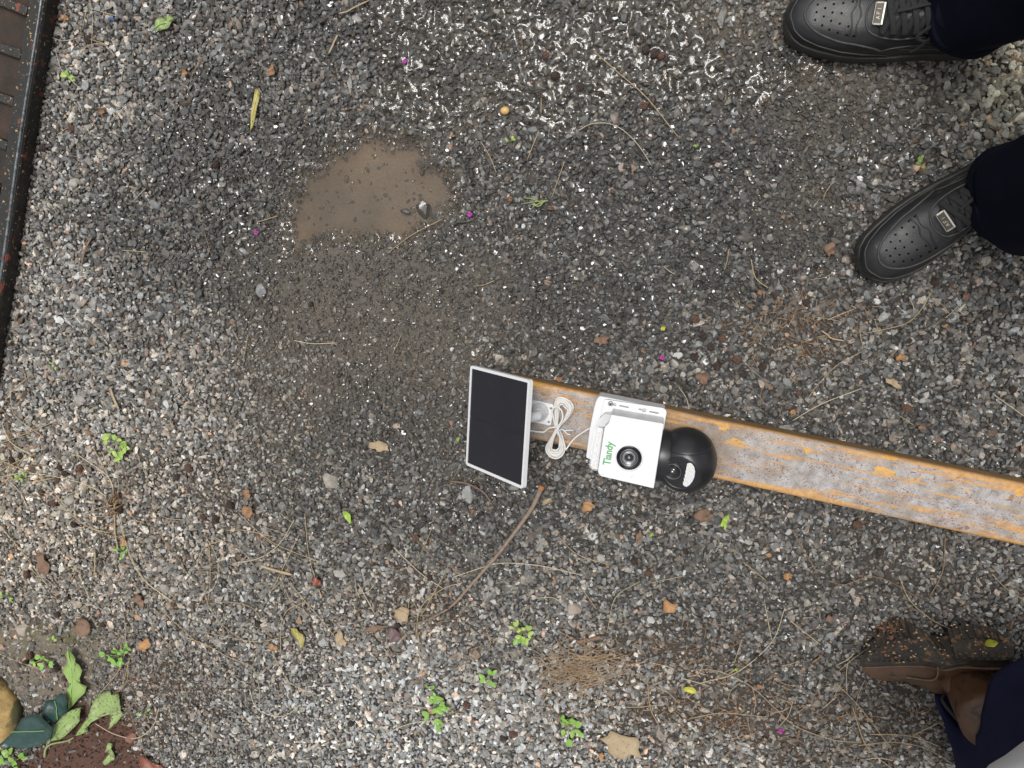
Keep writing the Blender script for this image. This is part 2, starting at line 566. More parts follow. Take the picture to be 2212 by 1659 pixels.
def stone_colors(n, Z, wet):
    val = np.exp(RNG.normal(math.log(0.165), 0.58, n)).clip(0.03, 0.5)
    hue = RNG.random(n)
    c = np.empty((n, 3))
    grey = np.array([1.0, 0.99, 0.97]); blue = np.array([0.96, 1.0, 1.04]); warm = np.array([1.09, 1.0, 0.89]); rust = np.array([1.4, .95, .7]); pink = np.array([1.2, .98, .86])
    c[:] = grey
    c[hue < .34] = blue; c[(hue > .62)] = warm; c[hue > .94] = pink; c[hue > .985] = rust
    dryl = np.clip(Z['dry'], 0, 1)
    val = val * (1 + 0.55 * dryl)
    wf = Z['warm'][:, None] * .5; c = c * (1 - wf) + c * np.array([1.16, 1.03, .87]) * wf
    bf = Z['blue'][:, None] * .6; c = c * (1 - bf) + c * np.array([.94, 1.0, 1.06]) * bf
    val = val * (1 + .25 * Z['blue'])
    c = c * val[:, None] * np.array([1.03, 1.0, .945])
    # mud and silt clinging to the stones
    mud = np.array([.18, .138, .092]); f = (np.clip(Z['silt'] * 1.0 + Z['duff'] * .45, 0, 1) * RNG.uniform(.1, 1.0, n))[:, None] * .7
    c = c * (1 - f) + mud * f
    yc = np.clip(blob(Z['px'], Z['py'], 2190, 190, 120, 130), 0, 1)[:, None] * .8
    c = c * (1 - yc) + (c * np.array([1.35, 1.3, 1.0]) + .05) * yc
    return c * (1 - 0.72 * wet)[:, None]


def free_of_objects(px, py):
    return np.ones(px.shape, bool)


def gravel():
    sp = 0.0061
    gx, gy = np.meshgrid(np.arange(X0 + .01, X1 - .01, sp), np.arange(Y0 + .01, Y1 - .01, sp * .9), indexing='ij')
    x = gx.ravel() + RNG.uniform(-.5, .5, gx.size) * sp * 1.1; y = gy.ravel() + RNG.uniform(-.5, .5, gx.size) * sp * 1.1
    # a second, looser layer of bigger stones, and one of grit
    nb = 26000
    x = np.concatenate([x, RNG.uniform(X0, X1, nb)]); y = np.concatenate([y, RNG.uniform(Y0, Y1, nb)])
    big = np.zeros(len(x), bool); big[-nb:] = True
    Z = zones(x, y)
    n = len(x)
    coarse = 0.55 * sstep(.35, .65, fbm(x, y, 5, 9, 3)) + .75 * blob(Z['px'], Z['py'], 2150, 250, 300, 260) + .5 * blob(Z['px'], Z['py'], 1700, 1000, 500, 260) + .3 * blob(Z['px'], Z['py'], 200, 300, 200, 400)
    r = np.exp(RNG.normal(math.log(.0039), .28, n)) * (1 + .22 * coarse)
    r[big] = np.exp(RNG.normal(math.log(.0050), .24, nb)) * (1 + .25 * coarse[big])
    r *= 1 - .3 * np.clip(Z['silt'] + .6 * Z['duff'], 0, 1)
    r = r.clip(.0018, .0095)
    h = ground_z(x, y, Z)
    z = h + RNG.uniform(-.0025, .0022, n)
    z[big] += .0016
    z -= Z['silt'] * RNG.uniform(.0, .0026, n) + Z['duff'] * RNG.uniform(0, .004, n) + Z['dirt'] * RNG.uniform(.001, .007, n)
    keep = np.ones(n, bool)
    keep &= ~((Z['pud'] > .008) & (RNG.random(n) > .10))
    keep &= ~(RNG.random(n) < Z['soil'] * .96)
    keep &= ~(RNG.random(n) < Z['dirt'] * .45)
    keep &= ~(big & (RNG.random(n) < Z['silt'] * .6))
    keep &= ~((Z['duff'] > .3) & (RNG.random(n) < Z['duff'] * .4))
    keep &= ~((Z['py'] > 1700) & (RNG.random(n) > .9))
    wet = np.clip(Z['damp_shade'] * 1.1 + RNG.normal(0, .12, n), 0, 1)
    # stone tops dry first
    wet *= np.where(RNG.random(n) < .25, .65, 1)
    P = np.stack([x, y, z], 1)[keep]; r = r[keep]; wet = wet[keep]
    Zk = {k: v[keep] for k, v in Z.items()}
    n = len(P)
    tl = .42 - .20 * np.clip(Zk['soak'] + .6 * Zk['silt'], 0, 1)
    rot = np.stack([RNG.normal(0, 1, n) * tl, RNG.normal(0, 1, n) * tl, RNG.uniform(0, 6.283, n)], 1)
    scl = r[:, None] * RNG.uniform(.85, 1.15, (n, 3))
    scl[:, 0] *= RNG.uniform(1, 1.25, n)
    col = stone_colors(n, Zk, wet)
    scatter('gravel', P, rot, scl, col, wet, 'crushed grey stone gravel covering the yard')
    # fine grit in the silt
    m = 100000
    m0 = 22000
    x = RNG.uniform(X0, X1, m); y = RNG.uniform(Y0, Y1, m)
    x[:m0] = RNG.uniform(-1.15, -.55, m0); y[:m0] = RNG.uniform(-1.0, -.62, m0)
    Zg = zones(x, y)
    keep = (RNG.random(m) < .12 + Zg['silt'] * .95 + Zg['duff'] * .3 + Zg['dirt'] * .25 + Zg['soil']) & (Zg['pud'] < .004)
    x = x[keep]; y = y[keep]; Zg = {k: v[keep] for k, v in Zg.items()}; m = len(x)
    rg = RNG.uniform(.0011, .0026, m)
    zz = ground_z(x, y, Zg) + RNG.uniform(-.0005, .0014, m) * (1 - .3 * Zg['silt']) + (1 - Zg['silt']) * .0012
    wg = np.clip(Zg['damp_shade'] + RNG.normal(0, .1, m), 0, 1)
    cg = stone_colors(m, Zg, wg)
    so = (Zg['soil'] > .4)[:, None]
    cg = np.where(so, np.array([.082, .039, .026]) * np.exp(RNG.normal(0, .3, m))[:, None], cg); wg = np.where(so[:, 0], 0, wg); rg = np.where(so[:, 0], rg * 1.25, rg)
    scatter('grit', np.stack([x, y, zz], 1), RNG.uniform(0, 6.28, (m, 3)), rg[:, None] * RNG.uniform(.8, 1.3, (m, 3)), cg, wg,
            'fine dark grit washed between the gravel stones')
    return P, r


GP, GR = gravel()

# ------------------------------------------------------------------ water: puddle and the film over the soaked gravel
def water_material(name, tint, mud, mudf):
    m, nt, N, L, b = nmat(name)
    N.remove(b)
    out = [q for q in N if q.type == 'OUTPUT_MATERIAL'][0]
    tr = N.new('ShaderNodeBsdfTransparent'); tr.inputs[0].default_value = rgba(tint)
    df = N.new('ShaderNodeBsdfDiffuse'); df.inputs[0].default_value = rgba(mud)
    mx0 = N.new('ShaderNodeMixShader')
    pos = N.new('ShaderNodeNewGeometry').outputs['Position']
    f = ramp(N, L, noise(N, L, 9, 4, .6, pos, .4).outputs[0], [(.35, mudf * .35), (.7, mudf * 1.35)])
    L.new(f, mx0.inputs[0]); L.new(tr.outputs[0], mx0.inputs[1]); L.new(df.outputs[0], mx0.inputs[2])
    gl = N.new('ShaderNodeBsdfGlossy'); gl.inputs['Roughness'].default_value = 0.09
    fr = N.new('ShaderNodeFresnel'); fr.inputs['IOR'].default_value = 1.42
    mx = N.new('ShaderNodeMixShader')
    L.new(fr.outputs[0], mx.inputs[0]); L.new(mx0.outputs[0], mx.inputs[1]); L.new(gl.outputs[0], mx.inputs[2])
    L.new(mx.outputs[0], out.inputs['Surface'])
    return m


def gauss_blur(A, s):
    k = int(3 * s) + 1; t = np.arange(-k, k + 1); g = np.exp(-t * t / (2 * s * s)); g /= g.sum()
    B = np.apply_along_axis(lambda r: np.convolve(r, g, 'same'), 0, np.pad(A, k, mode='edge'))
    B = np.apply_along_axis(lambda r: np.convolve(r, g, 'same'), 1, B)
    return B[k:-k, k:-k]


def water_sheet(name, pxbox, st, maskf, mat, sig, drop):
    cs = np.array([G(u, v)[:2] for u in pxbox[:2] for v in pxbox[2:]])
    xa, ya = cs.min(0); xb, yb = cs.max(0)
    xs = np.arange(xa, xb, st); ys = np.arange(ya, yb, st)
    XX, YY = np.meshgrid(xs, ys, indexing='ij'); x = XX.ravel(); y = YY.ravel()
    Z = zones(x, y)
    H = ground_z(x, y, Z).reshape(XX.shape) - .001
    s = (GP[:, 0] > xa - .01) & (GP[:, 0] < xb + .01) & (GP[:, 1] > ya - .01) & (GP[:, 1] < yb + .01)
    p = GP[s]; rr = GR[s]
    k = int(.007 / st) + 1
    ci = np.round((p[:, 0] - xa) / st).astype(int); cj = np.round((p[:, 1] - ya) / st).astype(int)
    for di in range(-k, k + 1):
        for dj in range(-k, k + 1):
            i = ci + di; j = cj + dj
            ok = (i >= 0) & (j >= 0) & (i < len(xs)) & (j < len(ys))
            dx = xa + i * st - p[:, 0]; dy = ya + j * st - p[:, 1]
            q = 1 - (dx * dx + dy * dy) / (rr * .95) ** 2
            ok &= q > 0
            np.maximum.at(H, (i[ok], j[ok]), p[ok, 2] + .5 * rr[ok] * np.sqrt(q[ok]))
    B = gauss_blur(H, sig / st)
    m, lev = maskf(Z, x, y)
    m = m.reshape(XX.shape); 
    film = B - drop - (1 - m) * .008
    if lev is not None:
        L_ = lev.reshape(XX.shape)
        kk = .0009
        film = np.where(L_ > -1, kk * np.log(np.exp((film - WATER_Z) / kk) + np.exp((L_ - WATER_Z) / kk)) + WATER_Z, film)
    film = film + (fbm(x, y, 90, 2, 2).reshape(XX.shape) - .5) * .0006 * (1 - sstep(0, .006, Z['pud'])).reshape(XX.shape)
    good = (m > .12)
    nx, ny = XX.shape
    i, j = np.meshgrid(np.arange(nx - 1), np.arange(ny - 1), indexing='ij')
    gq = good[:-1, :-1] & good[1:, :-1] & good[1:, 1:] & good[:-1, 1:]
    a = (i * ny + j)[gq]
    Fq = np.stack([a, a + ny, a + ny + 1, a + 1], 1)
    used = np.unique(Fq); remap = np.full(nx * ny, -1); remap[used] = np.arange(len(used))
    Fq = remap[Fq]
    V = np.stack([x, y, film.ravel()], 1)[used]
    me = bpy.data.meshes.new(name)
    me.vertices.add(len(V)); me.vertices.foreach_set('co', V.ravel())
    me.loops.add(Fq.size); me.loops.foreach_set('vertex_index', Fq.ravel())
    me.polygons.add(len(Fq)); me.polygons.foreach_set('loop_start', np.arange(0, Fq.size, 4))
    me.polygons.foreach_set('use_smooth', np.ones(len(Fq), bool)); me.update(calc_edges=True)
    me.materials.append(mat)
    o = bpy.data.objects.new(name, me); COL.objects.link(o)
    tag(o, kind='structure')
    return o


def m_puddle(Z, x, y):
    m = sstep(-.05, -.016, Z['pud'])
    return m, np.full(x.shape, WATER_Z)


def m_film(Z, x, y):
    px, py = Z['px'], Z['py']
    m = sstep(.35, .7, Z['soak'] * (0.5 + 1.0 * fbm(x, y, 14, 3, 3))) * (1 - sstep(-.045, -.02, Z['pud']))
    # standing water
    return m, None


water_sheet('puddle', (585, 1005, 255, 575), .0016, m_puddle, water_material('puddle_water', (.9, .84, .76), (.16, .13, .10), .26), .0030, .0008)
water_sheet('wet_film', (760, 1800, -40, 340), .0016, m_film, water_material('film_water', (.95, .92, .87), (.12, .09, .065), .04), .0032, -.0008)


def small_pool(pts):
    P = np.array([G(u, v, 0)[:2] for u, v in pts])
    P = bevel_poly(np.column_stack([P, np.zeros(len(P))]), .012, 4)[:, :2]
    c = P.mean(0)
    P = c + (P - c) * (1 + .12 * np.sin(np.arange(len(P)) * 2.3))[:, None]
    Z = zones(P[:, 0], P[:, 1]); z = ground_z(P[:, 0], P[:, 1], Z).mean() + .0052
    inner = c + (P - c) * .8
    V = np.vstack([np.column_stack([inner, np.full(len(P), z)]), np.column_stack([P, np.full(len(P), z - .0012)]),
                   np.column_stack([c + (P - c) * 1.1, np.full(len(P), z - .005)])])
    n = len(P)
    F = [tuple(range(n))] + [(k, (k + 1) % n, n + (k + 1) % n, n + k)[::-1] for k in range(n)] + [(n + k, n + (k + 1) % n, 2 * n + (k + 1) % n, 2 * n + k)[::-1] for k in range(n)]
    area = sum(P[i - 1][0] * P[i][1] - P[i][0] * P[i - 1][1] for i in range(n))
    if area < 0: F = [f[::-1] for f in F]
    o = mk('puddle', V, F, POOL_MAT, smooth=True)
    tag(o, kind='structure')


POOL_MAT = water_material('pool_water', (.95, .92, .87), (.2, .15, .1), .05)
small_pool([(1298, 2), (1308, -14), (1322, -8), (1326, 12), (1318, 28), (1306, 18)])
small_pool([(1366, 88), (1378, 80), (1392, 88), (1388, 98), (1374, 96)])
small_pool([(1430, 150), (1440, 152), (1444, 170), (1454, 182), (1448, 192), (1432, 184), (1426, 168)])

# ------------------------------------------------------------------ steel box beam
RUST = None


def rust_material():
    m, nt, N, L, b = nmat('rusty_steel')
    tc = N.new('ShaderNodeTexCoord').outputs['Object']
    mp = N.new('ShaderNodeMapping'); L.new(tc, mp.inputs[0]); mp.inputs['Scale'].default_value = (5, 85, 85)
    sx = N.new('ShaderNodeSeparateXYZ'); L.new(tc, sx.inputs[0])
    big = noise(N, L, 9, 4, .6, tc)
    col = ramp(N, L, noise(N, L, 60, 5, .65, tc).outputs[0], [(.3, (.21, .19, .175)), (.5, (.32, .305, .295)), (.7, (.42, .41, .41))])
    # brown bare areas
    col = mixc(N, L, ramp(N, L, big.outputs[0], [(.45, 0.0), (.62, .8)]), col, (.20, .155, .115))
    # fine rust speckle
    sp = noise(N, L, 330, 3, .6, tc)
    spm = math_n(N, L, 'MULTIPLY', ramp(N, L, sp.outputs[0], [(.56, 0.0), (.61, 1.0)]), ramp(N, L, noise(N, L, 35, 3, .6, tc).outputs[0], [(.35, .1), (.6, 1.0)]))
    col = mixc(N, L, spm, col, (.16, .055, .03))
    # brown rust patches
    bp_ = ramp(N, L, noise(N, L, 55, 4, .7, tc, .5).outputs[0], [(.62, 0.0), (.67, .8)])
    col = mixc(N, L, bp_, col, (.17, .075, .045))
    # long ochre streaks
    st = noise(N, L, 1.6, 6, .7, mp.outputs[0], .25)
    edge = math_n(N, L, 'MULTIPLY', math_n(N, L, 'ABSOLUTE', sx.outputs['Y']), 24.0)     # 0 centre .. 1.2 edge
    e2 = math_n(N, L, 'POWER', math_n(N, L, 'MINIMUM', edge, 1.15), 3.0)
    sv = math_n(N, L, 'ADD', st.outputs[0], math_n(N, L, 'MULTIPLY', e2, .10))
    sm = ramp(N, L, sv, [(.55, 0.0), (.63, .8)])
    oc = ramp(N, L, noise(N, L, 140, 3, .6, tc).outputs[0], [(.3, (.42, .20, .045)), (.7, (.62, .33, .08))])
    col = mixc(N, L, sm, col, oc)
    # ochre rust blisters along the far edge
    vo = N.new('ShaderNodeTexVoronoi'); vo.inputs['Scale'].default_value = 30
    mpv = N.new('ShaderNodeMapping'); mpv.inputs['Scale'].default_value = (.62, 1, 1)
    wob = noise(N, L, 120, 3, .6, tc)
    wv = N.new('ShaderNodeVectorMath'); wv.operation = 'MULTIPLY_ADD'
    L.new(wob.outputs['Color'], wv.inputs[0]); wv.inputs[1].default_value = (.016, .016, .016); L.new(tc, wv.inputs[2])
    L.new(wv.outputs[0], mpv.inputs[0]); L.new(mpv.outputs[0], vo.inputs['Vector'])
    up = ramp(N, L, sx.outputs['Y'], [(.008, 0.0), (.026, 1.0)])
    rad = math_n(N, L, 'MULTIPLY', vo.outputs['Color'], .42)
    bl = math_n(N, L, 'MULTIPLY', math_n(N, L, 'LESS_THAN', vo.outputs['Distance'], rad), up)
    bl = math_n(N, L, 'MULTIPLY', bl, ramp(N, L, noise(N, L, 260, 3, .6, tc).outputs[0], [(.36, 0.15), (.46, 1.0)]))
    col = mixc(N, L, bl, col, (.62, .33, .07))
    # the two side walls are weathered brown
    sd = ramp(N, L, sx.outputs['Z'], [(.040, 1.0), (.047, 0.0)])
    mps = N.new('ShaderNodeMapping'); L.new(tc, mps.inputs[0]); mps.inputs['Scale'].default_value = (4, 40, 300)
    side = ramp(N, L, noise(N, L, 1.2, 5, .7, mps.outputs[0]).outputs[0], [(.3, (.085, .05, .022)), (.5, (.2, .125, .055)), (.68, (.42, .23, .07))])
    col = mixc(N, L, sd, col, side)
    L.new(col, b.inputs['Base Color'])
    setp(b, Roughness=.62, Metallic=0.0, Specular_IOR_Level=.5)
    L.new(ramp(N, L, noise(N, L, 80, 4, .6, tc).outputs[0], [(.3, .42), (.7, .8)]), b.inputs['Roughness'])
    bp = N.new('ShaderNodeBump'); bp.inputs['Strength'].default_value = .5; bp.inputs['Distance'].default_value = .0012
    hh = math_n(N, L, 'ADD', sp.outputs[0], math_n(N, L, 'ADD', math_n(N, L, 'MULTIPLY', sm, .5), bl))
    L.new(hh, bp.inputs['Height']); L.new(bp.outputs[0], b.inputs['Normal'])
    return m


BT = 0.055      # top of the beam


def beam():
    a0 = G(1152, 829, BT); a1 = G(2212, 1047, BT); b0 = G(1267, 971, BT); b1 = G(2212, 1180, BT)
    d = (a1 - a0) / np.linalg.norm(a1 - a0) + (b1 - b0) / np.linalg.norm(b1 - b0); d[2] = 0; d /= np.linalg.norm(d)
    pv = np.array([-d[1], d[0], 0])
    up = (a0.dot(pv) + a1.dot(pv)) / 2; lo = (b0.dot(pv) + b1.dot(pv)) / 2
    w = up - lo + .004; mid = (up + lo) / 2
    s0 = G(1085, 880, BT).dot(d); s1 = s0 + 1.75
    z0 = .005; r = .008
    pr = bevel_poly([(w / 2, z0 - 0, 0), (w / 2, BT, 0), (-w / 2, BT, 0), (-w / 2, z0, 0)], r, 5)[:, :2]
    c = .004
    pi = bevel_poly([(w / 2 - c, z0 + c, 0), (w / 2 - c, BT - c, 0), (-w / 2 + c, BT - c, 0), (-w / 2 + c, z0 + c, 0)], r - c, 5)[:, :2]
    L_ = s1 - s0; n = len(pr); V = []; F = []
    xs = [0, L_]
    for x in xs:
        for p in pr: V.append((x, p[0], p[1]))
    for x in xs:
        for p in pi: V.append((x, p[0], p[1]))
    for k in range(n):
        k2 = (k + 1) % n
        F.append((k, k2, n + k2, n + k)); F.append((2 * n + k, 3 * n + k, 3 * n + k2, 2 * n + k2))
        F.append((k, 2 * n + k, 2 * n + k2, k2)); F.append((n + k, n + k2, 3 * n + k2, 3 * n + k))
    me = bpy.data.meshes.new('steel_beam'); me.from_pydata(V, [], F); me.materials.append(rust_material())
    me.polygons.foreach_set('use_smooth', [True] * len(F)); me.update()
    try:
        me.set_sharp_from_angle(angle=math.radians(50))
    except Exception: pass
    o = bpy.data.objects.new('steel_beam', me); COL.objects.link(o)
    o.location = tuple(d * s0 + pv * mid); o.rotation_euler = (0, 0, math.atan2(d[1], d[0]))
    tag(o, 'rusty steel box beam with ochre rust patches lying across the gravel', 'steel beam')
    return d, pv


BD, BP = beam()

# ------------------------------------------------------------------ common materials
WHITE = pmat('white_plastic', (.66, .665, .675), (.63, .635, .65), 30, .38, bump=.03, bscale=900)
WHITE2 = pmat('white_cable_sheath', (.66, .645, .62), (.6, .585, .56), 40, .45)
TIE = pmat('tie_plastic', (.78, .82, .88), (.7, .76, .85), 60, .4)
BLACK = pmat('black_plastic', (.012, .0125, .014), (.015, .015, .017), 20, .36, bump=.02, bscale=1200)
BLACKG = pmat('glossy_black', (.006, .006, .007), None, 20, .07, coat=.4)
DARK = pmat('dark_recess', (.003, .003, .003), None, 20, .9, spec=.1)
SILVER = pmat('silver_metal', (.62, .6, .56), (.5, .48, .45), 80, .28, metal=1.0)
STEEL = pmat('screw_steel', (.3, .29, .28), (.2, .2, .19), 300, .4, metal=.9)


def solar_material():
    m, nt, N, L, b = nmat('solar_cell_glass')
    tc = N.new('ShaderNodeTexCoord').outputs['UV']
    w = N.new('ShaderNodeTexWave'); w.wave_type = 'BANDS'; w.bands_direction = 'Y'; w.inputs['Scale'].default_value = 14.0; w.inputs['Distortion'].default_value = 0
    L.new(tc, w.inputs['Vector'])
    n = noise(N, L, 4, 3, .6, tc)
    c = ramp(N, L, w.outputs[0], [(.25, (.007, .0075, .012)), (.85, (.030, .030, .038))])
    L.new(mixc(N, L, ramp(N, L, n.outputs[0], [(.55, 0.0), (.8, .25)]), c, (.045, .045, .045)), b.inputs['Base Color'])
    setp(b, Roughness=.32, Coat_Weight=.12, Specular_IOR_Level=.3)
    return m


SOLAR = solar_material()


def quad_grid(name, c4, off, mat, parent, thick, inset=0.0):
    """flat slab on quad c4 = (tl, tr, br, bl), with UVs"""
    c4 = [np.array(c) for c in c4]
    n = np.cross(c4[1] - c4[0], c4[3] - c4[0]); n /= np.linalg.norm(n)
    if n.dot(CW - c4[0]) < 0: n = -n
    P = np.array(c4) + n * off
    V = np.vstack([P, P - n * thick])
    F = [(0, 3, 2, 1), (4, 5, 6, 7)] + [(i, (i + 1) % 4, 4 + (i + 1) % 4, 4 + i) for i in range(4)]
    o = mk(name, V, F, mat, parent)
    uv = o.data.uv_layers.new(name='UVMap')
    base = [(0, 1), (1, 1), (1, 0), (0, 0)]
    for li, l in enumerate(o.data.loops): uv.data[li].uv = base[l.vertex_index % 4]
    return o, n


def solar_panel():
    cs = [(1016, 789), (1144, 821), (1129, 1057), (1006, 1004)]
    D = [RW @ np.array([(x - 1106) / FPX, -(y - 829.5) / FPX, -1.0]) for x, y in cs]
    t = np.linalg.solve(np.array([D[0], -D[1], D[2]]).T, D[3])
    t = np.array([t[0], t[1], t[2], 1.0])
    # scale so that the low corner sits just above the gravel
    lowest = 0.055
    k = min((lowest - CAM_H) / (t[i] * D[i][2]) for i in range(4) if i in (0, 3))
    Q = [CW + k * t[i] * D[i] for i in range(4)]
    n = np.cross(Q[1] - Q[0], Q[3] - Q[0]); n /= np.linalg.norm(n)
    if n.dot(CW - Q[0]) < 0: n = -n
    ctr = np.mean(Q, 0)
    T = empty('solar_panel', (G(1165, 895, BT)), 'small dark solar panel in a white frame tilted on a ball bracket', 'solar panel')
    th = .0075
    outer = bevel_poly(Q, .006, 4)
    inner = [ctr + (q - ctr) * .945 for q in Q]
    V, F = plate(outer, [np.array(inner)], depth=-n * .0025)
    frame1 = (V, F)
    V2, F2 = plate(np.array(outer) - n * .0025, [], depth=-n * (th - .0025))
    o = mk('panel_frame', *join(frame1, (V2, F2)), WHITE, T)
    e1 = (inner[1] - inner[0]); e2 = (inner[3] - inner[0])
    for a, b in ((0.0, .492), (.508, 1.0)):
        c4 = [inner[0] + e2 * a, inner[1] + (inner[2] - inner[1]) * a, inner[1] + (inner[2] - inner[1]) * b, inner[0] + e2 * b]
        quad_grid('solar_cell', c4, -.0012, SOLAR, T, .0011)
    c4 = [inner[0] + e2 * .492, inner[1] + e2 * .492, inner[1] + e2 * .508, inner[0] + e2 * .508]
    quad_grid('cell_gap', c4, -.0018, BLACK, T, .0006)
    # bracket: base plate on the beam
    zt = BT + .0045
    pl = [G(1138, 861, zt), G(1196.7, 874, zt), G(1190, 919.5, zt), G(1132, 908, zt)]
    holes = []
    for hx, hy in ((1190, 882), (1185.5, 911.5), (1142, 871), (1138, 900)):
        c = G(hx, hy, zt)
        holes.append([c + .0022 * np.array([math.cos(q), math.sin(q), 0]) for q in np.linspace(0, 2 * math.pi, 11)[:-1]])
    bp = mk('base_plate', *plate(bevel_poly(pl, .004, 4), holes, depth=(0, 0, -.0035)), WHITE, T)
    # dome foot and arm
    c0 = G(1165, 890, zt)
    back = ctr - n * th
    R = []
    for k_, (rr, hh) in enumerate(((.0165, 0), (.0155, .004), (.0125, .009), (.0105, .016), (.010, .024))):
        R.append(np.array([c0 + np.array([rr * math.cos(q), rr * math.sin(q), hh - .001]) for q in np.linspace(0, 2 * math.pi, 25)[:-1]]))
    mk('bracket_foot', *rings(R), WHITE, T, smooth=True)
    p1 = c0 + np.array([0, 0, .026]); 
    ball_c = back - n * .012
    pth = path([p1 - [0, 0, .006], p1 + [0, 0, .004], (p1 + ball_c) / 2 + [0, 0, .004], ball_c], 14)
    mk('bracket_arm', *tube(pth, .0085, 14), WHITE, T, smooth=True)
    # knurled locking nut
    m0 = (p1 * .45 + ball_c * .55); ax = ball_c - p1; ax /= np.linalg.norm(ax)
    s = np.cross(ax, [0, 0, 1.]); s /= np.linalg.norm(s); w = np.cross(s, ax)
    RR = []
    for hh, kx in ((-.007, .86), (-.005, 1), (.005, 1), (.007, .86)):
        RR.append(np.array([m0 + ax * hh + kx * (.0135 + .0014 * math.cos(9 * q)) * (math.cos(q) * s + math.sin(q) * w) for q in np.linspace(0, 2 * math.pi, 55)[:-1]]))
    mk('locking_nut', *rings(RR), WHITE, T, smooth=True)
    RR = [np.array([back - n * hh + rr * (math.cos(q) * s2 + math.sin(q) * w2) for q in np.linspace(0, 2 * math.pi, 25)[:-1]])
          for s2, w2 in [((Q[1] - Q[0]) / np.linalg.norm(Q[1] - Q[0]), np.cross(n, (Q[1] - Q[0]) / np.linalg.norm(Q[1] - Q[0])))]
          for hh, rr in ((-.001, .02), (.004, .019), (.012, .012), (.018, .010))]
    mk('ball_socket', *rings(RR), WHITE, T, smooth=True)
    return Q, n


PQ, PN = solar_panel()


# ------------------------------------------------------------------ coiled cable
def cable():
    def K(u, v, z): return G(1107 + u * .2269, 799.2 + v * .2269, z)
    z0 = BT + .003
    pts = [K(150, 575, .085), K(190, 582, .078), K(240, 588, .07), K(300, 590, .066), K(335, 562, .068), K(375, 548, .072), K(425, 538, .074),
           K(462, 500, .075), K(479, 440, .075), K(466, 385, .074), K(428, 353, .074), K(392, 360, .074), K(379, 400, .073), K(391, 460, .072), K(404, 520, .07)]
    loops = [  # LR extreme, bottom, LL extreme, cross a, UR extreme, top, UL extreme, cross b  (8 control points each)
        (0, 0), (16, 8), (32, -6), (46, 6), (58, -9), (68, 5), (24, -10)]
    N_ = len(loops)
    for k, (ins, jit) in enumerate(loops):
        f = ins; z = z0 + .0025 + .0021 * (k % 4) + (.001 if k > 3 else 0)
        zc = z + .004
        pts += [K(432 + jit * .6, 590, zc), K(472 - f * .35 + jit * .2, 650, z), K(497 - f * .75, 745 - f * .2, z - .002), K(472 - f * .55, 812 - f * .9, z - .003),
                K(415 + jit * .5, 842 - f * 1.15, z - .003), K(350 + f * .45, 815 - f * .85, z - .002), K(319 + f * .75, 745 + jit * .5, z), K(365 + f * .35, 655 + jit, zc),
                K(438 + jit * .7, 545, zc + .002), K(525 - f * .45, 455 + jit, z), K(574 - f * .7, 375 + f * .15, z), K(560 - f * .85, 312 + f * .7, z),
                K(490 + jit * .6 - f * .2, 268 + f * .9, z + .001), K(430 + f * .3, 268 + f * 1.0, z), K(404 + f * .6, 330 + f * .6, z), K(402 + f * .5 + jit * .3, 430, z), K(412 + jit * .5 + f * .2, 530, zc)]
    pts += [K(455, 590, z0 + .004), K(480, 650, z0 + .003), K(500, 730, z0 + .002), K(508, 757, z0 + .001), K(530, 728, z0), K(565, 680, z0), K(610, 635, z0), K(680, 588, z0 + .001), K(760, 540, z0 + .004), K(800, 515, z0 + .006)]
    T = empty('power_cable', K(440, 560, BT), 'white cable coiled in a figure of eight between solar panel and camera', 'cable')
    mk('cable', *tube(path(pts, 1500), .00155, 8), WHITE2, T, smooth=True)
    tw = []
    c = K(437, 560, BT + .009)
    dr = K(500, 572, BT + .009) - K(385, 556, BT + .009); L_ = np.linalg.norm(dr); dr /= L_
    pv = np.array([0, 0, 1.0])
    loop = [c + dr * (.0075 * math.cos(q)) + pv * (.0075 * math.sin(q)) for q in np.linspace(-.4, 2 * math.pi + .2, 22)]
    tw.append(tube(loop, .0007, 6, 1.0, (0, 1, 0)))
    tw.append(tube(path([K(470, 566, BT + .012), K(500, 578, BT + .012), K(525, 574, BT + .013), K(577, 574, BT + .011)], 14), .0008, 6))
    tw.append(tube(path([K(470, 566, BT + .013), K(495, 580, BT + .014), K(515, 603, BT + .011), K(530, 612, BT + .010), K(550, 613, BT + .009)], 14), .0009, 6))
    mk('twist_tie', *join(*tw), TIE, T, smooth=True)


cable()


# ------------------------------------------------------------------ security camera
def clear_material():
    m, nt, N, L, b = nmat('clear_plastic')
    out = [q for q in N if q.type == 'OUTPUT_MATERIAL'][0]
    setp(b, Roughness=.08, Specular_IOR_Level=.6); b.inputs['Base Color'].default_value = (.85, .86, .88, 1)
    tr = N.new('ShaderNodeBsdfTransparent'); mx = N.new('ShaderNodeMixShader'); mx.inputs[0].default_value = .25
    L.new(tr.outputs[0], mx.inputs[1]); L.new(b.outputs[0], mx.inputs[2]); L.new(mx.outputs[0], out.inputs['Surface'])
    return m


def circle(c, r, ax1, ax2, n=32):
    return np.array([c + r * (math.cos(q) * ax1 + math.sin(q) * ax2) for q in np.linspace(0, 2 * math.pi, n + 1)[:-1]])


def revolve(c, prof, a1, a2, ax, n=40, cap0=False, cap1=True):
    return rings([circle(c + ax * h, max(r, 1e-5), a1, a2, n) for r, h in prof], cap0, cap1)


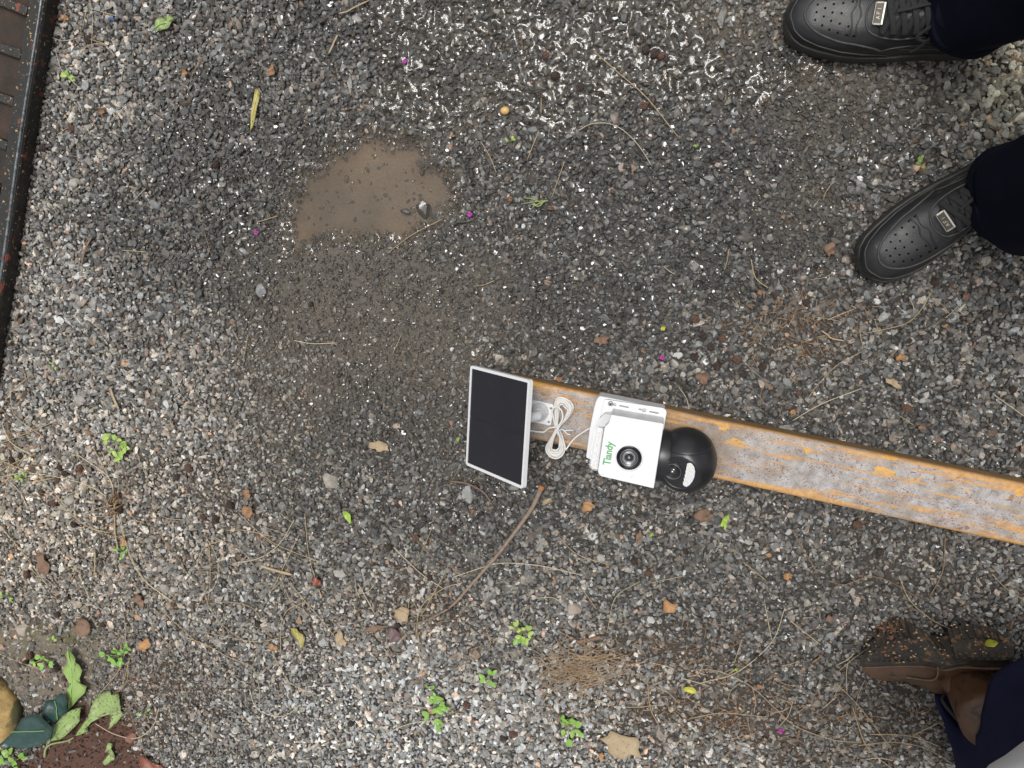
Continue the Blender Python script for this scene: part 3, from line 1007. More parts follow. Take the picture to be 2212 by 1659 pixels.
def security_camera():
    def K(u, v, z): return G(1188 + u * .1709, 837 + v * .1709, z)
    ZP = .1; ZF = .148
    T = empty('security_camera', K(950, 600, BT), 'white security camera with a black ball head lying on the beam', 'camera')
    CLEAR = clear_material()
    LED = pmat('led_reflector', (.72, .72, .74), (.86, .86, .86), 200, .2, metal=.35)
    LEDC = pmat('led_chip', (.62, .55, .35), (.7, .62, .4), 200, .4)
    GREEN = pmat('green_print', (.09, .30, .12), (.11, .33, .14), 60, .5)
    # back plate with screw holes and slots
    out = [K(690, 150, ZP), K(1440, 262, ZP), K(1476, 300, ZP), K(1452, 440, ZP), K(1330, 1130, ZP), K(640, 985, ZP), K(600, 520, ZP), K(660, 330, ZP)]
    a1 = (K(1400, 300, ZP) - K(700, 170, ZP)); a1[2] = 0; a1 /= np.linalg.norm(a1); a2 = np.array([-a1[1], a1[0], 0])
    scale = np.linalg.norm(K(1000, 300, ZP) - K(900, 300, ZP)) / 100
    def slot(u0, v0, u1, v1, r):
        p, q = K(u0, v0, ZP), K(u1, v1, ZP); d = (q - p) / np.linalg.norm(q - p); w = np.array([-d[1], d[0], 0]); rr = r * scale
        pts = [q + rr * (math.cos(t) * d + math.sin(t) * w) for t in np.linspace(-math.pi / 2, math.pi / 2, 7)]
        pts += [p - rr * (math.cos(t) * d + math.sin(t) * w) for t in np.linspace(-math.pi / 2, math.pi / 2, 7)]
        return np.array(pts)
    def keyhole(u, v, R, u1, v1, r):
        c, q = K(u, v, ZP), K(u1, v1, ZP); d = (q - c) / np.linalg.norm(q - c); w = np.array([-d[1], d[0], 0]); R *= scale; r *= scale
        a = math.asin(r / R)
        pts = [c + R * (math.cos(t) * d + math.sin(t) * w) for t in np.linspace(a, 2 * math.pi - a, 15)]
        pts += [q - r * w + r * 0 * d, q + r * d * .7, q + r * w]
        return np.array(pts)
    holes = [circle(K(818, 215, ZP), 22 * scale, a1, a2, 16), slot(885, 230, 988, 249, 10), keyhole(1190, 287, 27, 1125, 273, 10), slot(1264, 305, 1368, 324, 10)]
    mk('mounting_plate', *plate(bevel_poly(out, .004, 4), holes, depth=(0, 0, -.0045)), WHITE, T)
    0 and mk('slot_backing', *plate(bevel_poly([K(720, 175, ZP - .0047), K(1440, 285, ZP - .0047), K(1430, 350, ZP - .0047), K(715, 250, ZP - .0047)], .003), [], depth=(0, 0, -.0008)), WHITE, T)
    # screw
    c = K(765, 205, ZP)
    scv, scf = revolve(c, [(.0, -.001), (.0042, -.001), (.0042, .0008), (.0034, .002), (.0, .0022)], a1, a2, np.array([0, 0, 1.0]), 20, False, False)
    s = mk('screw', scv, scf, STEEL, T, smooth=False)
    d1 = (a1 + a2) / 1.414; d2 = (a1 - a2) / 1.414
    cr = []
    for d, e in ((d1, d2), (d2, d1)):
        cr.append(plate([c + [0, 0, .0024] + d * .0026 + e * .0005, c + [0, 0, .0024] + d * .0026 - e * .0005, c + [0, 0, .0024] - d * .0026 - e * .0005, c + [0, 0, .0024] - d * .0026 + e * .0005], [], (0, 0, -.0003)))
    cr[1] = (cr[1][0] + np.array([0, 0, .00015]), cr[1][1])
    mk('screw_slot', *join(*cr), DARK, s)
    # raised side shell of the bracket on the left
    zs = .090
    side = [K(622, 108, zs), K(700, 122, zs), K(1462, 275, zs), K(1450, 470, zs), K(1345, 1000, zs), K(560, 930, zs), K(455, 890, zs), K(500, 540, zs), K(560, 250, zs), K(585, 165, zs)]
    so = bevel_poly(side, .003, 3); sc_ = so.mean(0)
    Rg = [so + (sc_ - so) / np.linalg.norm(so - sc_, axis=1)[:, None] * .0012, so - [0, 0, .001], so * [1, 1, 0] + [0, 0, BT + .0005]]
    mk('back_shell', *rings(Rg, True, True), WHITE, T, smooth=False)
    # sloped shoulder between plate and body
    zt = .112
    sh = [K(690, 225, ZP + .0005), K(1452, 345, ZP + .0005), K(1444, 440, ZP + .0005), K(700, 330, ZP + .0005)]
    # body: front face polygon high above the plate, walls straight down with a slight draft
    f2 = [K(778, 345, ZF), K(1440, 460, ZF), K(1312, 1278, ZF), K(640, 1122, ZF), K(604, 1068, ZF), K(690, 505, ZF), K(742, 455, ZF)]
    fr = bevel_poly(f2, .0022, 3)
    cen = fr.mean(0)
    Rg = [fr - (fr - cen) / np.linalg.norm(fr - cen, axis=1)[:, None] * .0012, fr - [0, 0, .0008], (fr - [0, 0, .03]), (fr - cen) * 1.012 + cen - [0, 0, ZF - ZP + .008]]
    Rg[0][:, 2] = ZF
    V, F = rings(Rg, True, True)
    body = mk('housing', V, F, WHITE, T)
    # cheek between side shell and body
    ck = [K(690, 335, .118), K(790, 350, .13), K(740, 455, .13), K(695, 500, .128), K(600, 492, .118), K(625, 400, .116)]
    mk('housing_cheek', *plate(bevel_poly(ck, .003, 3), [], depth=(0, 0, -.05)), WHITE, T)
    # warning-light window on the left flank
    zl = .124
    win = [K(598, 488, zl), K(684, 500, zl), K(606, 1058, zl), K(530, 1045, zl), K(492, 1010, zl), K(505, 900, zl), K(560, 540, zl)]
    w_ = mk('light_window', *plate(bevel_poly(win, .003, 3), [], depth=(0, 0, -.014)), CLEAR, T)
    zt2 = zl - .005
    tray = [K(608, 505, zt2), K(672, 512, zt2), K(600, 1040, zt2), K(530, 1025, zt2), K(510, 985, zt2)]
    tr = mk('led_tray', *plate(bevel_poly(tray, .002, 2), [], depth=(0, 0, -.012)), WHITE, T)
    for k, tt in enumerate([.05, .22, .33, .44, .55, .66, .77, .92]):
        p = K(638 - 92 * tt, 515 + 500 * tt, zt2 + .0012)
        e1 = a1 * .0042; e2 = a2 * .0038
        ring_o = [p + e1 + e2, p - e1 + e2, p - e1 - e2, p + e1 - e2]
        mk('led', *plate(ring_o, [[p + .45 * (q - p) for q in ring_o]], depth=(0, 0, -.0012)), LED, T)
        mk('led_die', *plate([p + .44 * (q - p) - np.array([0, 0, .0006]) for q in ring_o], [], depth=(0, 0, -.0006)), LEDC if k % 2 else LED, T)
    # big fixed lens
    lc = K(1000, 888, ZF)
    up = np.array([0, 0, 1.0])
    rl = 156 * np.linalg.norm(K(1050, 888, ZF) - K(950, 888, ZF)) / 100
    mk('lens_bezel', *revolve(lc, [(rl * 1.16, -.001), (rl * 1.15, .0012), (rl * 1.06, .0022), (rl * 1.03, .0012)], a1, a2, up, 48, False, False), WHITE, T, smooth=True)
    ln = mk('lens', *revolve(lc, [(rl * 1.03, .0010), (rl * .985, .0030), (rl * .95, .0024), (rl * .86, .0006), (rl * .84, .0002)], a1, a2, up, 48, False, True), BLACKG, T, smooth=True)
    GREYR = pmat('lens_ring_grey', (.16, .165, .17), (.22, .22, .23), 80, .3, metal=.6)
    for k, rr in enumerate((.70, .58, .47, .37)):
        prof = [(rl * (rr + .035), .0005), (rl * (rr + .03), .0012 - .0001 * k), (rl * (rr - .03), .0010 - .0001 * k), (rl * (rr - .035), .0004)]
        mk('lens_ring', *revolve(lc, prof, a1, a2, up, 40, False, False), GREYR if k != 2 else pmat('lens_ring_pale', (.4, .41, .42), None, 80, .25, metal=.5), ln, smooth=True)
    GL = nmat('lens_glass'); gb = GL[4]; setp(gb, Roughness=.03, IOR=1.5); gb.inputs['Base Color'].default_value = (.012, .013, .012, 1); gb.inputs['Coat Weight'].default_value = 1.0
    mk('lens_glass', *revolve(lc, [(rl * .30, .0006), (rl * .27, .0022), (rl * .2, .0034), (rl * .1, .0041), (0, .0043)], a1, a2, up, 32, False, False), GL[0], ln, smooth=True)
    LP = pmat('lens_coating', (.55, .36, .5), None, 50, .1, metal=.6)
    mk('lens_dot', *revolve(lc + a2 * rl * .03, [(rl * .085, .0041), (rl * .06, .0049), (0, .0052)], a1, a2, up, 20, False, False), LP, ln, smooth=True)
    # lettering
    cu = bpy.data.curves.new('lettering', 'FONT'); cu.body = 'Tiandy'; cu.size = 1.0; cu.extrude = .004; cu.offset = .028; cu.resolution_u = 4
    tmp = bpy.data.objects.new('lettering_curve', cu); COL.objects.link(tmp)
    bpy.context.view_layer.update()
    me = bpy.data.meshes.new_from_object(tmp.evaluated_get(bpy.context.evaluated_depsgraph_get()))
    bpy.data.objects.remove(tmp); bpy.data.curves.remove(cu)
    co = np.empty(len(me.vertices) * 3); me.vertices.foreach_get('co', co); co = co.reshape(-1, 3)
    x0, x1 = co[:, 0].min(), co[:, 0].max()
    pa, pb = K(758, 988, ZF), K(803, 690, ZF)
    bx = pb - pa; ln_ = np.linalg.norm(bx); bx /= ln_; by = np.cross(np.array([0, 0, 1.0]), bx)
    s = ln_ / (x1 - x0)
    W = pa + (co[:, :1] - x0) * s * bx + co[:, 1:2] * s * 1.18 * by + np.array([0, 0, 1.0]) * (.00035 + co[:, 2:] * s * .3)
    mk('lettering', W, [tuple(p.vertices) for p in me.polygons], GREEN, T)
    bpy.data.meshes.remove(me)
    # tiny reflections on the face, painted as raised purple arcs
    REFL = pmat('reflection_arc', (.42, .4, .6), None, 50, .4)
    for u, v in ((675, 1105), (1040, 1140)):
        p = K(u, v, ZF + .0004)
        arc = [p + .0019 * (math.cos(q) * a1 + math.sin(q) * a2) for q in np.linspace(.8, 3.6, 9)]
        mk('reflection_arc', *tube(arc, .00028, 5), REFL, T)
    # ---- black ball head
    def J(u, v, z): return G(1404 + u * .19853, 891 + v * .19853, z)
    zc = BT + .047
    C0 = J(388, 516, zc); wv = CW - C0; dist = np.linalg.norm(wv); wv /= dist
    rv = a1 - wv * a1.dot(wv); rv = np.array([1.0, 0, 0]) - wv * wv[0]; rv /= np.linalg.norm(rv); uv = np.cross(wv, rv)
    R = 338 * .19853 / FPX * dist * .96
    nd = -.20 * rv - .48 * uv + .85 * wv; nd /= np.linalg.norm(nd)
    md = .027 * rv + .88 * uv + .47 * wv; md /= np.linalg.norm(md)
    V = ICO4[0].copy()
    fl = .84
    t = V @ nd
    over = t > fl
    V[over] -= np.outer(t[over] - fl, nd)
    tt = (V @ md)
    seam = np.exp(-((tt - .565) / .02) ** 2) * .012 * (~over)
    V = V * (1 - seam[:, None])
    V = V + np.outer(V @ uv, uv) * .06
    ball = mk('ball_head', C0 + V * R, ICO4[1], BLACK, T, smooth=True)
    # cap shell
    capR = []
    s1 = np.cross(md, nd); s1 /= np.linalg.norm(s1); s2 = np.cross(md, s1)
    for th in np.linspace(math.acos(.585), 0.001, 18):
        ringp = np.array([math.cos(th) * md + math.sin(th) * (math.cos(q) * s1 + math.sin(q) * s2) for q in np.linspace(0, 2 * math.pi, 65)[:-1]])
        ringp = ringp + np.outer(ringp @ uv, uv) * .06
        capR.append(C0 + ringp * R * 1.018)
    edge0 = capR[0].copy(); edge0 = C0 + (edge0 - C0) * (.985 / 1.018)
    mk('ball_cap', *rings([edge0] + capR, False, True), BLACK, T, smooth=True)
    # neck to the housing
    nx = a1.copy(); n0 = C0 - nx * R * .92; n0[2] = zc - .002
    sa = np.array([0, 0, 1.0]); sb = np.cross(sa, nx)
    prof = [(R * .84, -.008), (R * .86, .004), (R * .86, R * .4), (R * .7, R * .8)]
    mk('ball_neck', *revolve(n0, prof, sa, sb, nx, 40, True, True), BLACK, T, smooth=True)
    # front disc, small lens and lamp window
    f1 = rv - nd * rv.dot(nd); f1 /= np.linalg.norm(f1); f2_ = np.cross(nd, f1)
    fc = C0 + nd * (R * fl) + uv * (nd.dot(uv) * fl * R * .06)
    rd = R * math.sqrt(1 - fl * fl)
    fp = mk('face_disc', *revolve(fc, [(rd * 1.06, -.001), (rd * 1.055, .0006), (rd * 1.02, .0009), (rd * .99, .0004)], f1, f2_, nd, 56, False, True), BLACK, T, smooth=False)
    def hit(u, v):
        q = J(u, v, .1); d = q - CW; d /= np.linalg.norm(d)
        tt = (fc + nd * .0006 - CW).dot(nd) / d.dot(nd); return CW + d * tt
    l2 = hit(248, 640); r2 = 106 * .19853 / FPX * dist
    sl = mk('zoom_lens', *revolve(l2, [(r2, -.001), (r2, .0012), (r2 * .95, .0016), (r2 * .88, .0006)], f1, f2_, nd, 40, False, True), BLACK, T, smooth=True)
    for k, rr in enumerate((.78, .64, .5)):
        mk('lens_ring', *revolve(l2, [(r2 * (rr + .05), .0005), (r2 * (rr + .045), .0014), (r2 * (rr + .01), .0013), (r2 * rr, .0004)], f1, f2_, nd, 36, False, False), BLACK if k else GREYR, sl, smooth=True)
    mk('lens_glass', *revolve(l2, [(r2 * .42, .0006), (r2 * .36, .002), (r2 * .2, .003), (0, .0034)], f1, f2_, nd, 28, False, False), GL[0], sl, smooth=True)
    mk('lens_dot', *revolve(l2 + f2_ * r2 * .06, [(r2 * .1, .0032), (r2 * .07, .0038), (0, .004)], f1, f2_, nd, 16, False, False), pmat('lens_glint', (.7, .66, .64), None, 30, .1, metal=.5), sl, smooth=True)  # pale dot: the lens glint painted as a small raised cap
    lw = [hit(*p) for p in ((405, 560), (425, 546), (455, 552), (482, 590), (492, 640), (484, 700), (462, 750), (430, 790), (400, 808), (372, 800), (366, 778), (385, 700), (393, 620))]
    lw = np.array(lw)
    mk('lamp_rim', *plate(np.mean(lw, 0) + (lw - np.mean(lw, 0)) * 1.08 + nd * .0006, [lw + nd * .0006], depth=-nd * .002), BLACK, T)
    lp = mk('lamp_window', *plate(lw + nd * .0003, [], depth=-nd * .0004), LED, T)
    for k in range(6):
        f = k / 5
        c = hit(436 - 46 * f, 572 + 200 * f) + nd * .0006
        e1 = f1 * .0040; e2 = f2_ * .0030
        ro = [c + e1 + e2, c - e1 + e2, c - e1 - e2, c + e1 - e2]
        mk('led', *plate([q + nd * .0008 for q in ro], [[c + .5 * (q - c) + nd * .0008 for q in ro]], depth=-nd * .0012), WHITE, lp)
        if k % 2 == 0: mk('led_chip', *plate([c + .48 * (q - c) + nd * .0004 for q in ro], [], depth=-nd * .0003), LEDC, lp)
    dn = hit(317, 546)
    mk('sensor_hole', *revolve(dn, [(.0016, .0003), (.0012, .0006), (.0008, .0001)], f1, f2_, nd, 14, False, True), BLACKG, T)


security_camera()


# ------------------------------------------------------------------ black steel frame at the left edge
def steel_frame():
    m, nt, N, L, b = nmat('black_paint')
    tc = N.new('ShaderNodeTexCoord').outputs['Object']
    col = ramp(N, L, noise(N, L, 40, 5, .65, tc).outputs[0], [(.3, (.008, .008, .0075)), (.7, (.018, .017, .015))])
    col = mixc(N, L, ramp(N, L, noise(N, L, 38, 4, .6, tc, .3).outputs[0], [(.63, 0.0), (.65, 1.0)]), col, (.17, .035, .02))
    col = mixc(N, L, ramp(N, L, noise(N, L, 190, 3, .55, tc, .5).outputs[0], [(.645, 0.0), (.665, 1.0)]), col, (.42, .27, .12))
    L.new(col, b.inputs['Base Color']); setp(b, Roughness=.3)
    L.new(ramp(N, L, noise(N, L, 60, 4, .6, tc).outputs[0], [(.3, .35), (.7, .75)]), b.inputs['Roughness'])
    bp = N.new('ShaderNodeBump'); bp.inputs['Strength'].default_value = .5; bp.inputs['Distance'].default_value = .001
    L.new(noise(N, L, 260, 4, .6, tc).outputs[0], bp.inputs['Height']); L.new(bp.outputs[0], b.inputs['Normal'])
    b0 = G(127, 0, .004); b1 = G(5, 796, .004)
    d = b1 - b0; d /= np.linalg.norm(d)
    left = np.array([d[1], -d[0], 0]); left = left if left[0] < 0 else -left
    h = .040
    start = b0 - d * .35; Ln = 1.45
    T = empty('metal_grate', G(60, 300, .004), 'black painted steel grating frame with red and rust chips at the left edge', 'grate')
    # rail: outer wall and inward flange, one bent section
    sec = [(0, .004), (-.002, h - .006), (.0, h - .002), (.004, h), (.030, h - .003), (.034, h - .008), (.036, .010), (.033, .008), (.030, h - .011), (.006, h - .006), (.003, h - .01), (.004, .004)]
    Rg = []
    for s in np.linspace(0, Ln, 60):
        p = start + d * s
        Rg.append(np.array([p + left * (u + .0012 * math.sin(s * 13)) + np.array([0, 0, z - .004]) for u, z in sec]))
    mk('side_rail', *rings(Rg), m, T, smooth=False)
    # highlight on the rounded corner, put into the pale colour of an added bead
    mk('edge_highlight', *tube(np.array([start + d * s + left * (.0035 + .0012 * math.sin(s * 13)) + np.array([0, 0, h - .0042]) for s in np.linspace(0, Ln, 60)]), .0026, 8),
       pmat('edge_highlight_paint', (.03, .032, .033), (.22, .25, .27), 120, .25, metal=.4), T, smooth=True)
    # cross bars
    for (y0, y1) in ((8, 27), (112, 120), (213, 222), (305, 317), (402, 410), (-85, -75), (500, 505)):
        q0 = G(-240, y0 - (y1 - y0) * 2.0, .022); 
        # inner end meets the rail
        t = 0
        q1 = G(70 - .155 * max(y1, -100) * .98, y1, .022)
        q0 = q1 + (left * .4) + np.array([0, (y1 - y0) * .0015, 0])
        ax = (q1 - q0) / np.linalg.norm(q1 - q0); sd = np.cross(ax, [0, 0, 1.])
        hw = .0085
        V = []
        for q in (q0, q1):
            for a, z in ((hw, .009), (-hw, .009), (-hw, -.014), (hw, -.014)): V.append(q + sd * a + np.array([0, 0, z]))
        o = mk('cross_bar', V, [(0, 1, 2, 3), (7, 6, 5, 4), (0, 4, 5, 1), (1, 5, 6, 2), (2, 6, 7, 3), (3, 7, 4, 0)], m, T)
        add_bevel(o, .002)
    # bottom tray with soil and litter
    q = [start + left * .03, start + d * Ln + left * .03, start + d * Ln + left * .5, start + left * .5]
    mk('tray_floor', *plate([np.array([p[0], p[1], .012]) for p in q], [], depth=(0, 0, -.003)),
       pmat('tray_dirt', (.012, .010, .008), (.05, .028, .017), 22, .8, bump=.8, bscale=160), T)
    return start, d, left, Ln


FS, FD, FL, FLn = steel_frame()


# ------------------------------------------------------------------ sneakers and the standing person
LEATHER = pmat('black_leather', (.008, .0085, .0095), (.014, .0145, .016), 28, .36, bump=.25, bscale=700, rvar=.1, c3=(.05, .047, .043), scale3=75, amt3=.66)
SOLEB = pmat('black_rubber', (.014, .014, .014), (.03, .028, .025), 50, .55, bump=.4, bscale=350, c3=(.07, .06, .045), scale3=130, amt3=.64)
LACE = pmat('black_lace', (.012, .012, .012), (.02, .02, .02), 300, .85, bump=.6, bscale=1500)
EDGE = pmat('worn_leather_edge', (.05, .049, .047), (.022, .022, .022), 120, .6)
CLOTH = None


def cloth_material(name, c1, c2):
    m, nt, N, L, b = nmat(name)
    tc = N.new('ShaderNodeTexCoord').outputs['Object']
    col = ramp(N, L, noise(N, L, 14, 4, .6, tc).outputs[0], [(.3, c1), (.7, c2)])
    w = N.new('ShaderNodeTexWave'); w.bands_direction = 'DIAGONAL'; w.inputs['Scale'].default_value = 330; w.inputs['Distortion'].default_value = .6
    L.new(tc, w.inputs['Vector'])
    f = ramp(N, L, w.outputs[0], [(.2, .8), (.8, 1.15)])
    L.new(mixc(N, L, 1.0, col, f, 'MULTIPLY'), b.inputs['Base Color'])
    setp(b, Roughness=.9, Specular_IOR_Level=.1)
    bp = N.new('ShaderNodeBump'); bp.inputs['Strength'].default_value = .35; bp.inputs['Distance'].default_value = .0006
    L.new(w.outputs[0], bp.inputs['Height']); L.new(bp.outputs[0], b.inputs['Normal'])
    return m


NAVY = cloth_material('dark_navy_cloth', (.003, .004, .010), (.005, .0065, .016))
NAVY2 = cloth_material('navy_cloth', (.011, .0125, .034), (.016, .018, .046))

SL = .315
_xs = np.array([0, .015, .05, .1, .18, .28, .38, .48, .58, .68, .78, .88, .95, .985, 1.0])
_ws = np.array([.006, .022, .036, .0445, .0505, .0535, .052, .0475, .0435, .041, .040, .038, .031, .019, .006])
_xh = np.array([0, .04, .1, .18, .26, .34, .42, .5, .58, .66, .72, .8, .9, 1.0])
_hh = np.array([.036, .050, .058, .063, .067, .074, .084, .095, .105, .113, .112, .104, .1, .085])
_xc = np.array([0, .2, .5, .8, 1.0]); _cy = np.array([.004, .003, -.004, -.001, 0.0])


def sneaker(person, toe_px, heel_px, side=1):
    a = G(*toe_px, .02); b = G(*heel_px, .02)
    ex = b - a; ex[2] = 0; Lr = np.linalg.norm(ex); ex /= Lr
    ey = np.array([-ex[1], ex[0], 0]); ez = np.array([0, 0, 1.0])
    org = np.array([a[0], a[1], .005])
    s = Lr / SL
    def W(x, y, z): return org + s * (x * ex + y * ey + z * ez)
    ws = lambda f: np.interp(f, _xs, _ws); hz = lambda f: np.interp(f, _xh, _hh); cy = lambda f: side * np.interp(f, _xc, _cy)
    base = .026
    def S(f, q, off=0.0):
        """point on the upper: f along the foot 0..1, q across -1..1"""
        w = max(ws(f) - .0045, .001); e = .72 + .5 * sstep(.3, .6, f)
        y = q * w; cth = abs(q) ** (1 / e); sth = max(1 - cth * cth, 0) ** .5
        h = hz(f) - base
        zz = base + h * sth ** (.75 + .3 * sstep(.3, .55, f))
        return np.array([f * SL, cy(f) + y, zz])
    def SW(f, q, off=0.0):
        p = S(f, q); e = 1e-3
        q1 = min(q + e, .999); q0 = max(q - e, -.999)
        du = S(min(f + e, 1), q) - S(max(f - e, 0), q); dv = S(f, q1) - S(f, q0)
        n = np.cross(du, dv); n /= np.linalg.norm(n) + 1e-12
        if n[2] < -1e-6: n = -n
        if off: p = p + n * off
        return W(*p), n[0] * ex + n[1] * ey + n[2] * ez
    def wrap(fq, r, off=.0, n=6, flat=1.0, cnt=None):
        P = path(np.array([(f, q, 0) for f, q in fq]), cnt or len(fq) * 6)
        pts = []; nn = []
        for f, q, _ in P:
            w, nv = SW(min(max(f, .004), .996), min(max(q, -.995), .995), off); pts.append(w); nn.append(nv)
        return tube(np.array(pts), r * s, n, flat, np.array(nn))
    T = mk('sneaker', *rings([np.vstack([[W(*S(f, q)) for q in np.sin(np.linspace(-math.pi / 2, math.pi / 2, 29))], [W(f * SL, cy(f) + q * ws(f) * .8, .02) for q in (.8, 0, -.8)]])
          for f in np.concatenate([[.004, .01, .02, .035], np.linspace(.055, .95, 48), [.965, .98, .99, .996]])]), LEATHER, person, smooth=True)
    # sole
    ang = np.concatenate([np.linspace(0, 1, 46)])
    f_ = .5 - .5 * np.cos(ang * math.pi)
    ring = [(f, 1) for f in f_] + [(f, -1) for f in f_[::-1][1:-1]]
    Rg = []
    for k, z in ((.955, 0), (.985, .003), (1.0, .012), (.985, .0135), (.985, .015), (1.0, .0165), (.995, .026), (.965, .0305)):
        Rg.append(np.array([W((f - .5) * SL * (1 + (k - 1) * .4) + .5 * SL, cy(f) + sd * ws(f) * k, z + .004 * sstep(.12, 0, f)) for f, sd in ring]))
    mk('sole', *rings(Rg), SOLEB, T, smooth=False)
    # seams
    mk('toe_seam', *wrap([(.46, .93), (.40, .86), (.32, .8), (.22, .74), (.14, .6), (.095, .35), (.08, 0), (.095, -.35), (.14, -.6), (.22, -.74), (.32, -.8), (.40, -.86), (.46, -.93)], .0019, .0002, cnt=90), EDGE, T, smooth=True)
    mk('toe_seam', *wrap([(.5, .985), (.3, .97), (.15, .93), (.06, .8), (.03, .45), (.022, 0), (.03, -.45), (.06, -.8), (.15, -.93), (.3, -.97), (.5, -.985)], .0012, .0002, cnt=90), EDGE, T, smooth=True)
    mk('eyestay_seam', *wrap([(.72, .72), (.6, .66), (.5, .66), (.42, .6), (.365, .42), (.345, 0), (.365, -.42), (.42, -.6), (.5, -.66), (.6, -.66), (.72, -.72)], .0016, .0006, cnt=90), EDGE, T, smooth=True)
    mk('eyestay_seam', *wrap([(.7, .45), (.55, .4), (.44, .38), (.395, .28), (.385, 0), (.395, -.28), (.44, -.38), (.55, -.4), (.7, -.45)], .0016, .0008, cnt=70), LEATHER, T, smooth=True)
    for q in (.86, -.86):
        mk('side_overlay', *wrap([(.46, q * 1.06), (.50, q), (.56, q * .985), (.62, q), (.68, q * 1.04)], .0012, .0004), EDGE, T, smooth=True)
        mk('swoosh', *wrap([(.52, q * 1.02), (.57, q * 1.07), (.66, q * 1.09), (.78, q * 1.06), (.9, q * .98)], .0028, .0002, flat=.35), EDGE, T, smooth=True)
        mk('heel_overlay', *wrap([(.70, q * 1.1), (.76, q * 1.04), (.86, q * .9), (.97, q * .75)], .0013, .0004), EDGE, T, smooth=True)
    # vent holes on the toe box
    holes = []
    for f, qs in ((.13, (-.25, 0, .25)), (.165, (-.4, -.13, .13, .4)), (.2, (-.5, -.25, 0, .25, .5)), (.24, (-.55, -.3, 0, .3, .55)), (.28, (-.58, -.35, .35, .58)), (.31, (-.6, .6))):
        for q in qs:
            w, nv = SW(f, q, .0002); t1 = np.cross(nv, ey); t1 /= np.linalg.norm(t1); t2 = np.cross(nv, t1)
            holes.append(revolve(w, [(.0017 * s, -.0006), (.0017 * s, .0004), (.0006 * s, .0001)], t1, t2, nv, 7, False, True))
    mk('vent_holes', *join(*holes), DARK, T)
    # creases
    for f, k in ((.29, 1), (.318, -1)):
        mk('crease', *wrap([(f, .62), (f + .008 * k, .3), (f - .006 * k, 0), (f + .004 * k, -.3), (f, -.62)], .0011, .0001, flat=.7), LEATHER, T, smooth=True)
    # tongue
    R_ = []
    for f in np.linspace(.40, .74, 20):
        up = [SW(f, q, .0028 + .004 * sstep(.6, .74, f))[0] for q in np.linspace(-.36, .36, 11)]
        dn = [SW(f, q, -.002)[0] for q in np.linspace(.36, -.36, 11)]
        R_.append(np.array(up + dn))
    mk('tongue', *rings(R_), LEATHER, T, smooth=True)
    # laces
    rows = np.linspace(.425, .655, 6)
    for i, f in enumerate(rows):
        if i == 0: continue
        g = rows[i - 1]
        for sg in (1, -1):
            mk('lace', *wrap([(g, sg * .5), (g + .008, sg * .34), ((f + g) / 2, 0), (f - .006, -sg * .34), (f, -sg * .5)], .0042, .0055 + (.0012 if sg > 0 else 0), 8, .28, 22), LACE, T, smooth=True)
        for sg in (1, -1):
            w, nv = SW(f, sg * .52, .0006); t1 = np.cross(nv, ey); t1 /= np.linalg.norm(t1); t2 = np.cross(nv, t1)
            mk('eyelet', *revolve(w, [(.0034 * s, -.0006), (.003 * s, .0010), (.0016 * s, .0002)], t1, t2, nv, 12, False, True), DARK, T)
    mk('lace', *wrap([(rows[0] + .004, .5), (rows[0] - .004, .3), (rows[0] - .006, 0), (rows[0] - .004, -.3), (rows[0] + .004, -.5)], .0042, .0045, 8, .28, 22), LACE, T, smooth=True)
    # bow
    for pts in ([(.66, 0), (.62, .25), (.56, .5), (.60, .62), (.66, .35), (.665, .02)], [(.66, 0), (.62, -.25), (.57, -.52), (.62, -.62), (.67, -.35), (.665, -.02)],
                [(.66, .02), (.6, .15), (.53, .1), (.47, .05)], [(.665, 0), (.64, -.4), (.6, -.75), (.57, -.85)], [(.665, .02), (.645, .45), (.60, .8)]):
        mk('lace_loop', *wrap(pts, .0028, .0105, 8, .45, 26), LACE, T, smooth=True)
    # metal lace plate
    fc, qc = .408, 0
    def pl(f0, f1, q, off): return [SW(f0, -q, off)[0], SW(f1, -q, off)[0], SW(f1, q, off)[0], SW(f0, q, off)[0]]
    nv = SW(.405, 0)[1]
    Tg = mk('lace_plate', *plate(np.array(pl(.384, .412, .27, .0095)), [], depth=-nv * .0012), pmat('lace_plate_dark', (.09, .08, .06), None, 90, .3, metal=.7), T)
    for f0, f1 in ((.378, .3845), (.4115, .4235)):
        mk('plate_bar', *plate(np.array(pl(f0 + .002, f1 - .003, .28, .0098)), [], depth=-nv * .0016), SILVER, T)
    for q in (.27, -.27):
        mk('plate_bar', *plate(np.array([SW(.384, q - .02, .0098)[0], SW(.412, q - .02, .0098)[0], SW(.412, q + .02, .0098)[0], SW(.384, q + .02, .0098)[0]]), [], depth=-nv * .0014), SILVER, T)
    # stamped characters A F 1 (strokes)
    def st(f0, q0, f1, q1):
        p0 = SW(f0, q0, .0099)[0]; p1 = SW(f1, q1, .0099)[0]; d = p1 - p0; d /= np.linalg.norm(d); w = np.cross(nv, d) * .0004
        return plate(np.array([p0 + w, p1 + w, p1 - w, p0 - w]), [], depth=-nv * .0004)
    sg = side
    u = lambda v: v
    strokes = [st(.405, u(-.15), .391, u(-.12)), st(.391, u(-.12), .405, u(-.08)), st(.4, u(-.135), .4, u(-.095)), st(.405, u(-.03), .391, u(-.03)), st(.391, u(-.03), .391, u(.04)),
               st(.398, u(-.03), .398, u(.02)), st(.405, u(.11), .391, u(.11))]
    mk('stamped_letters', *join(*strokes), SILVER, T)
    return W, ex, ey


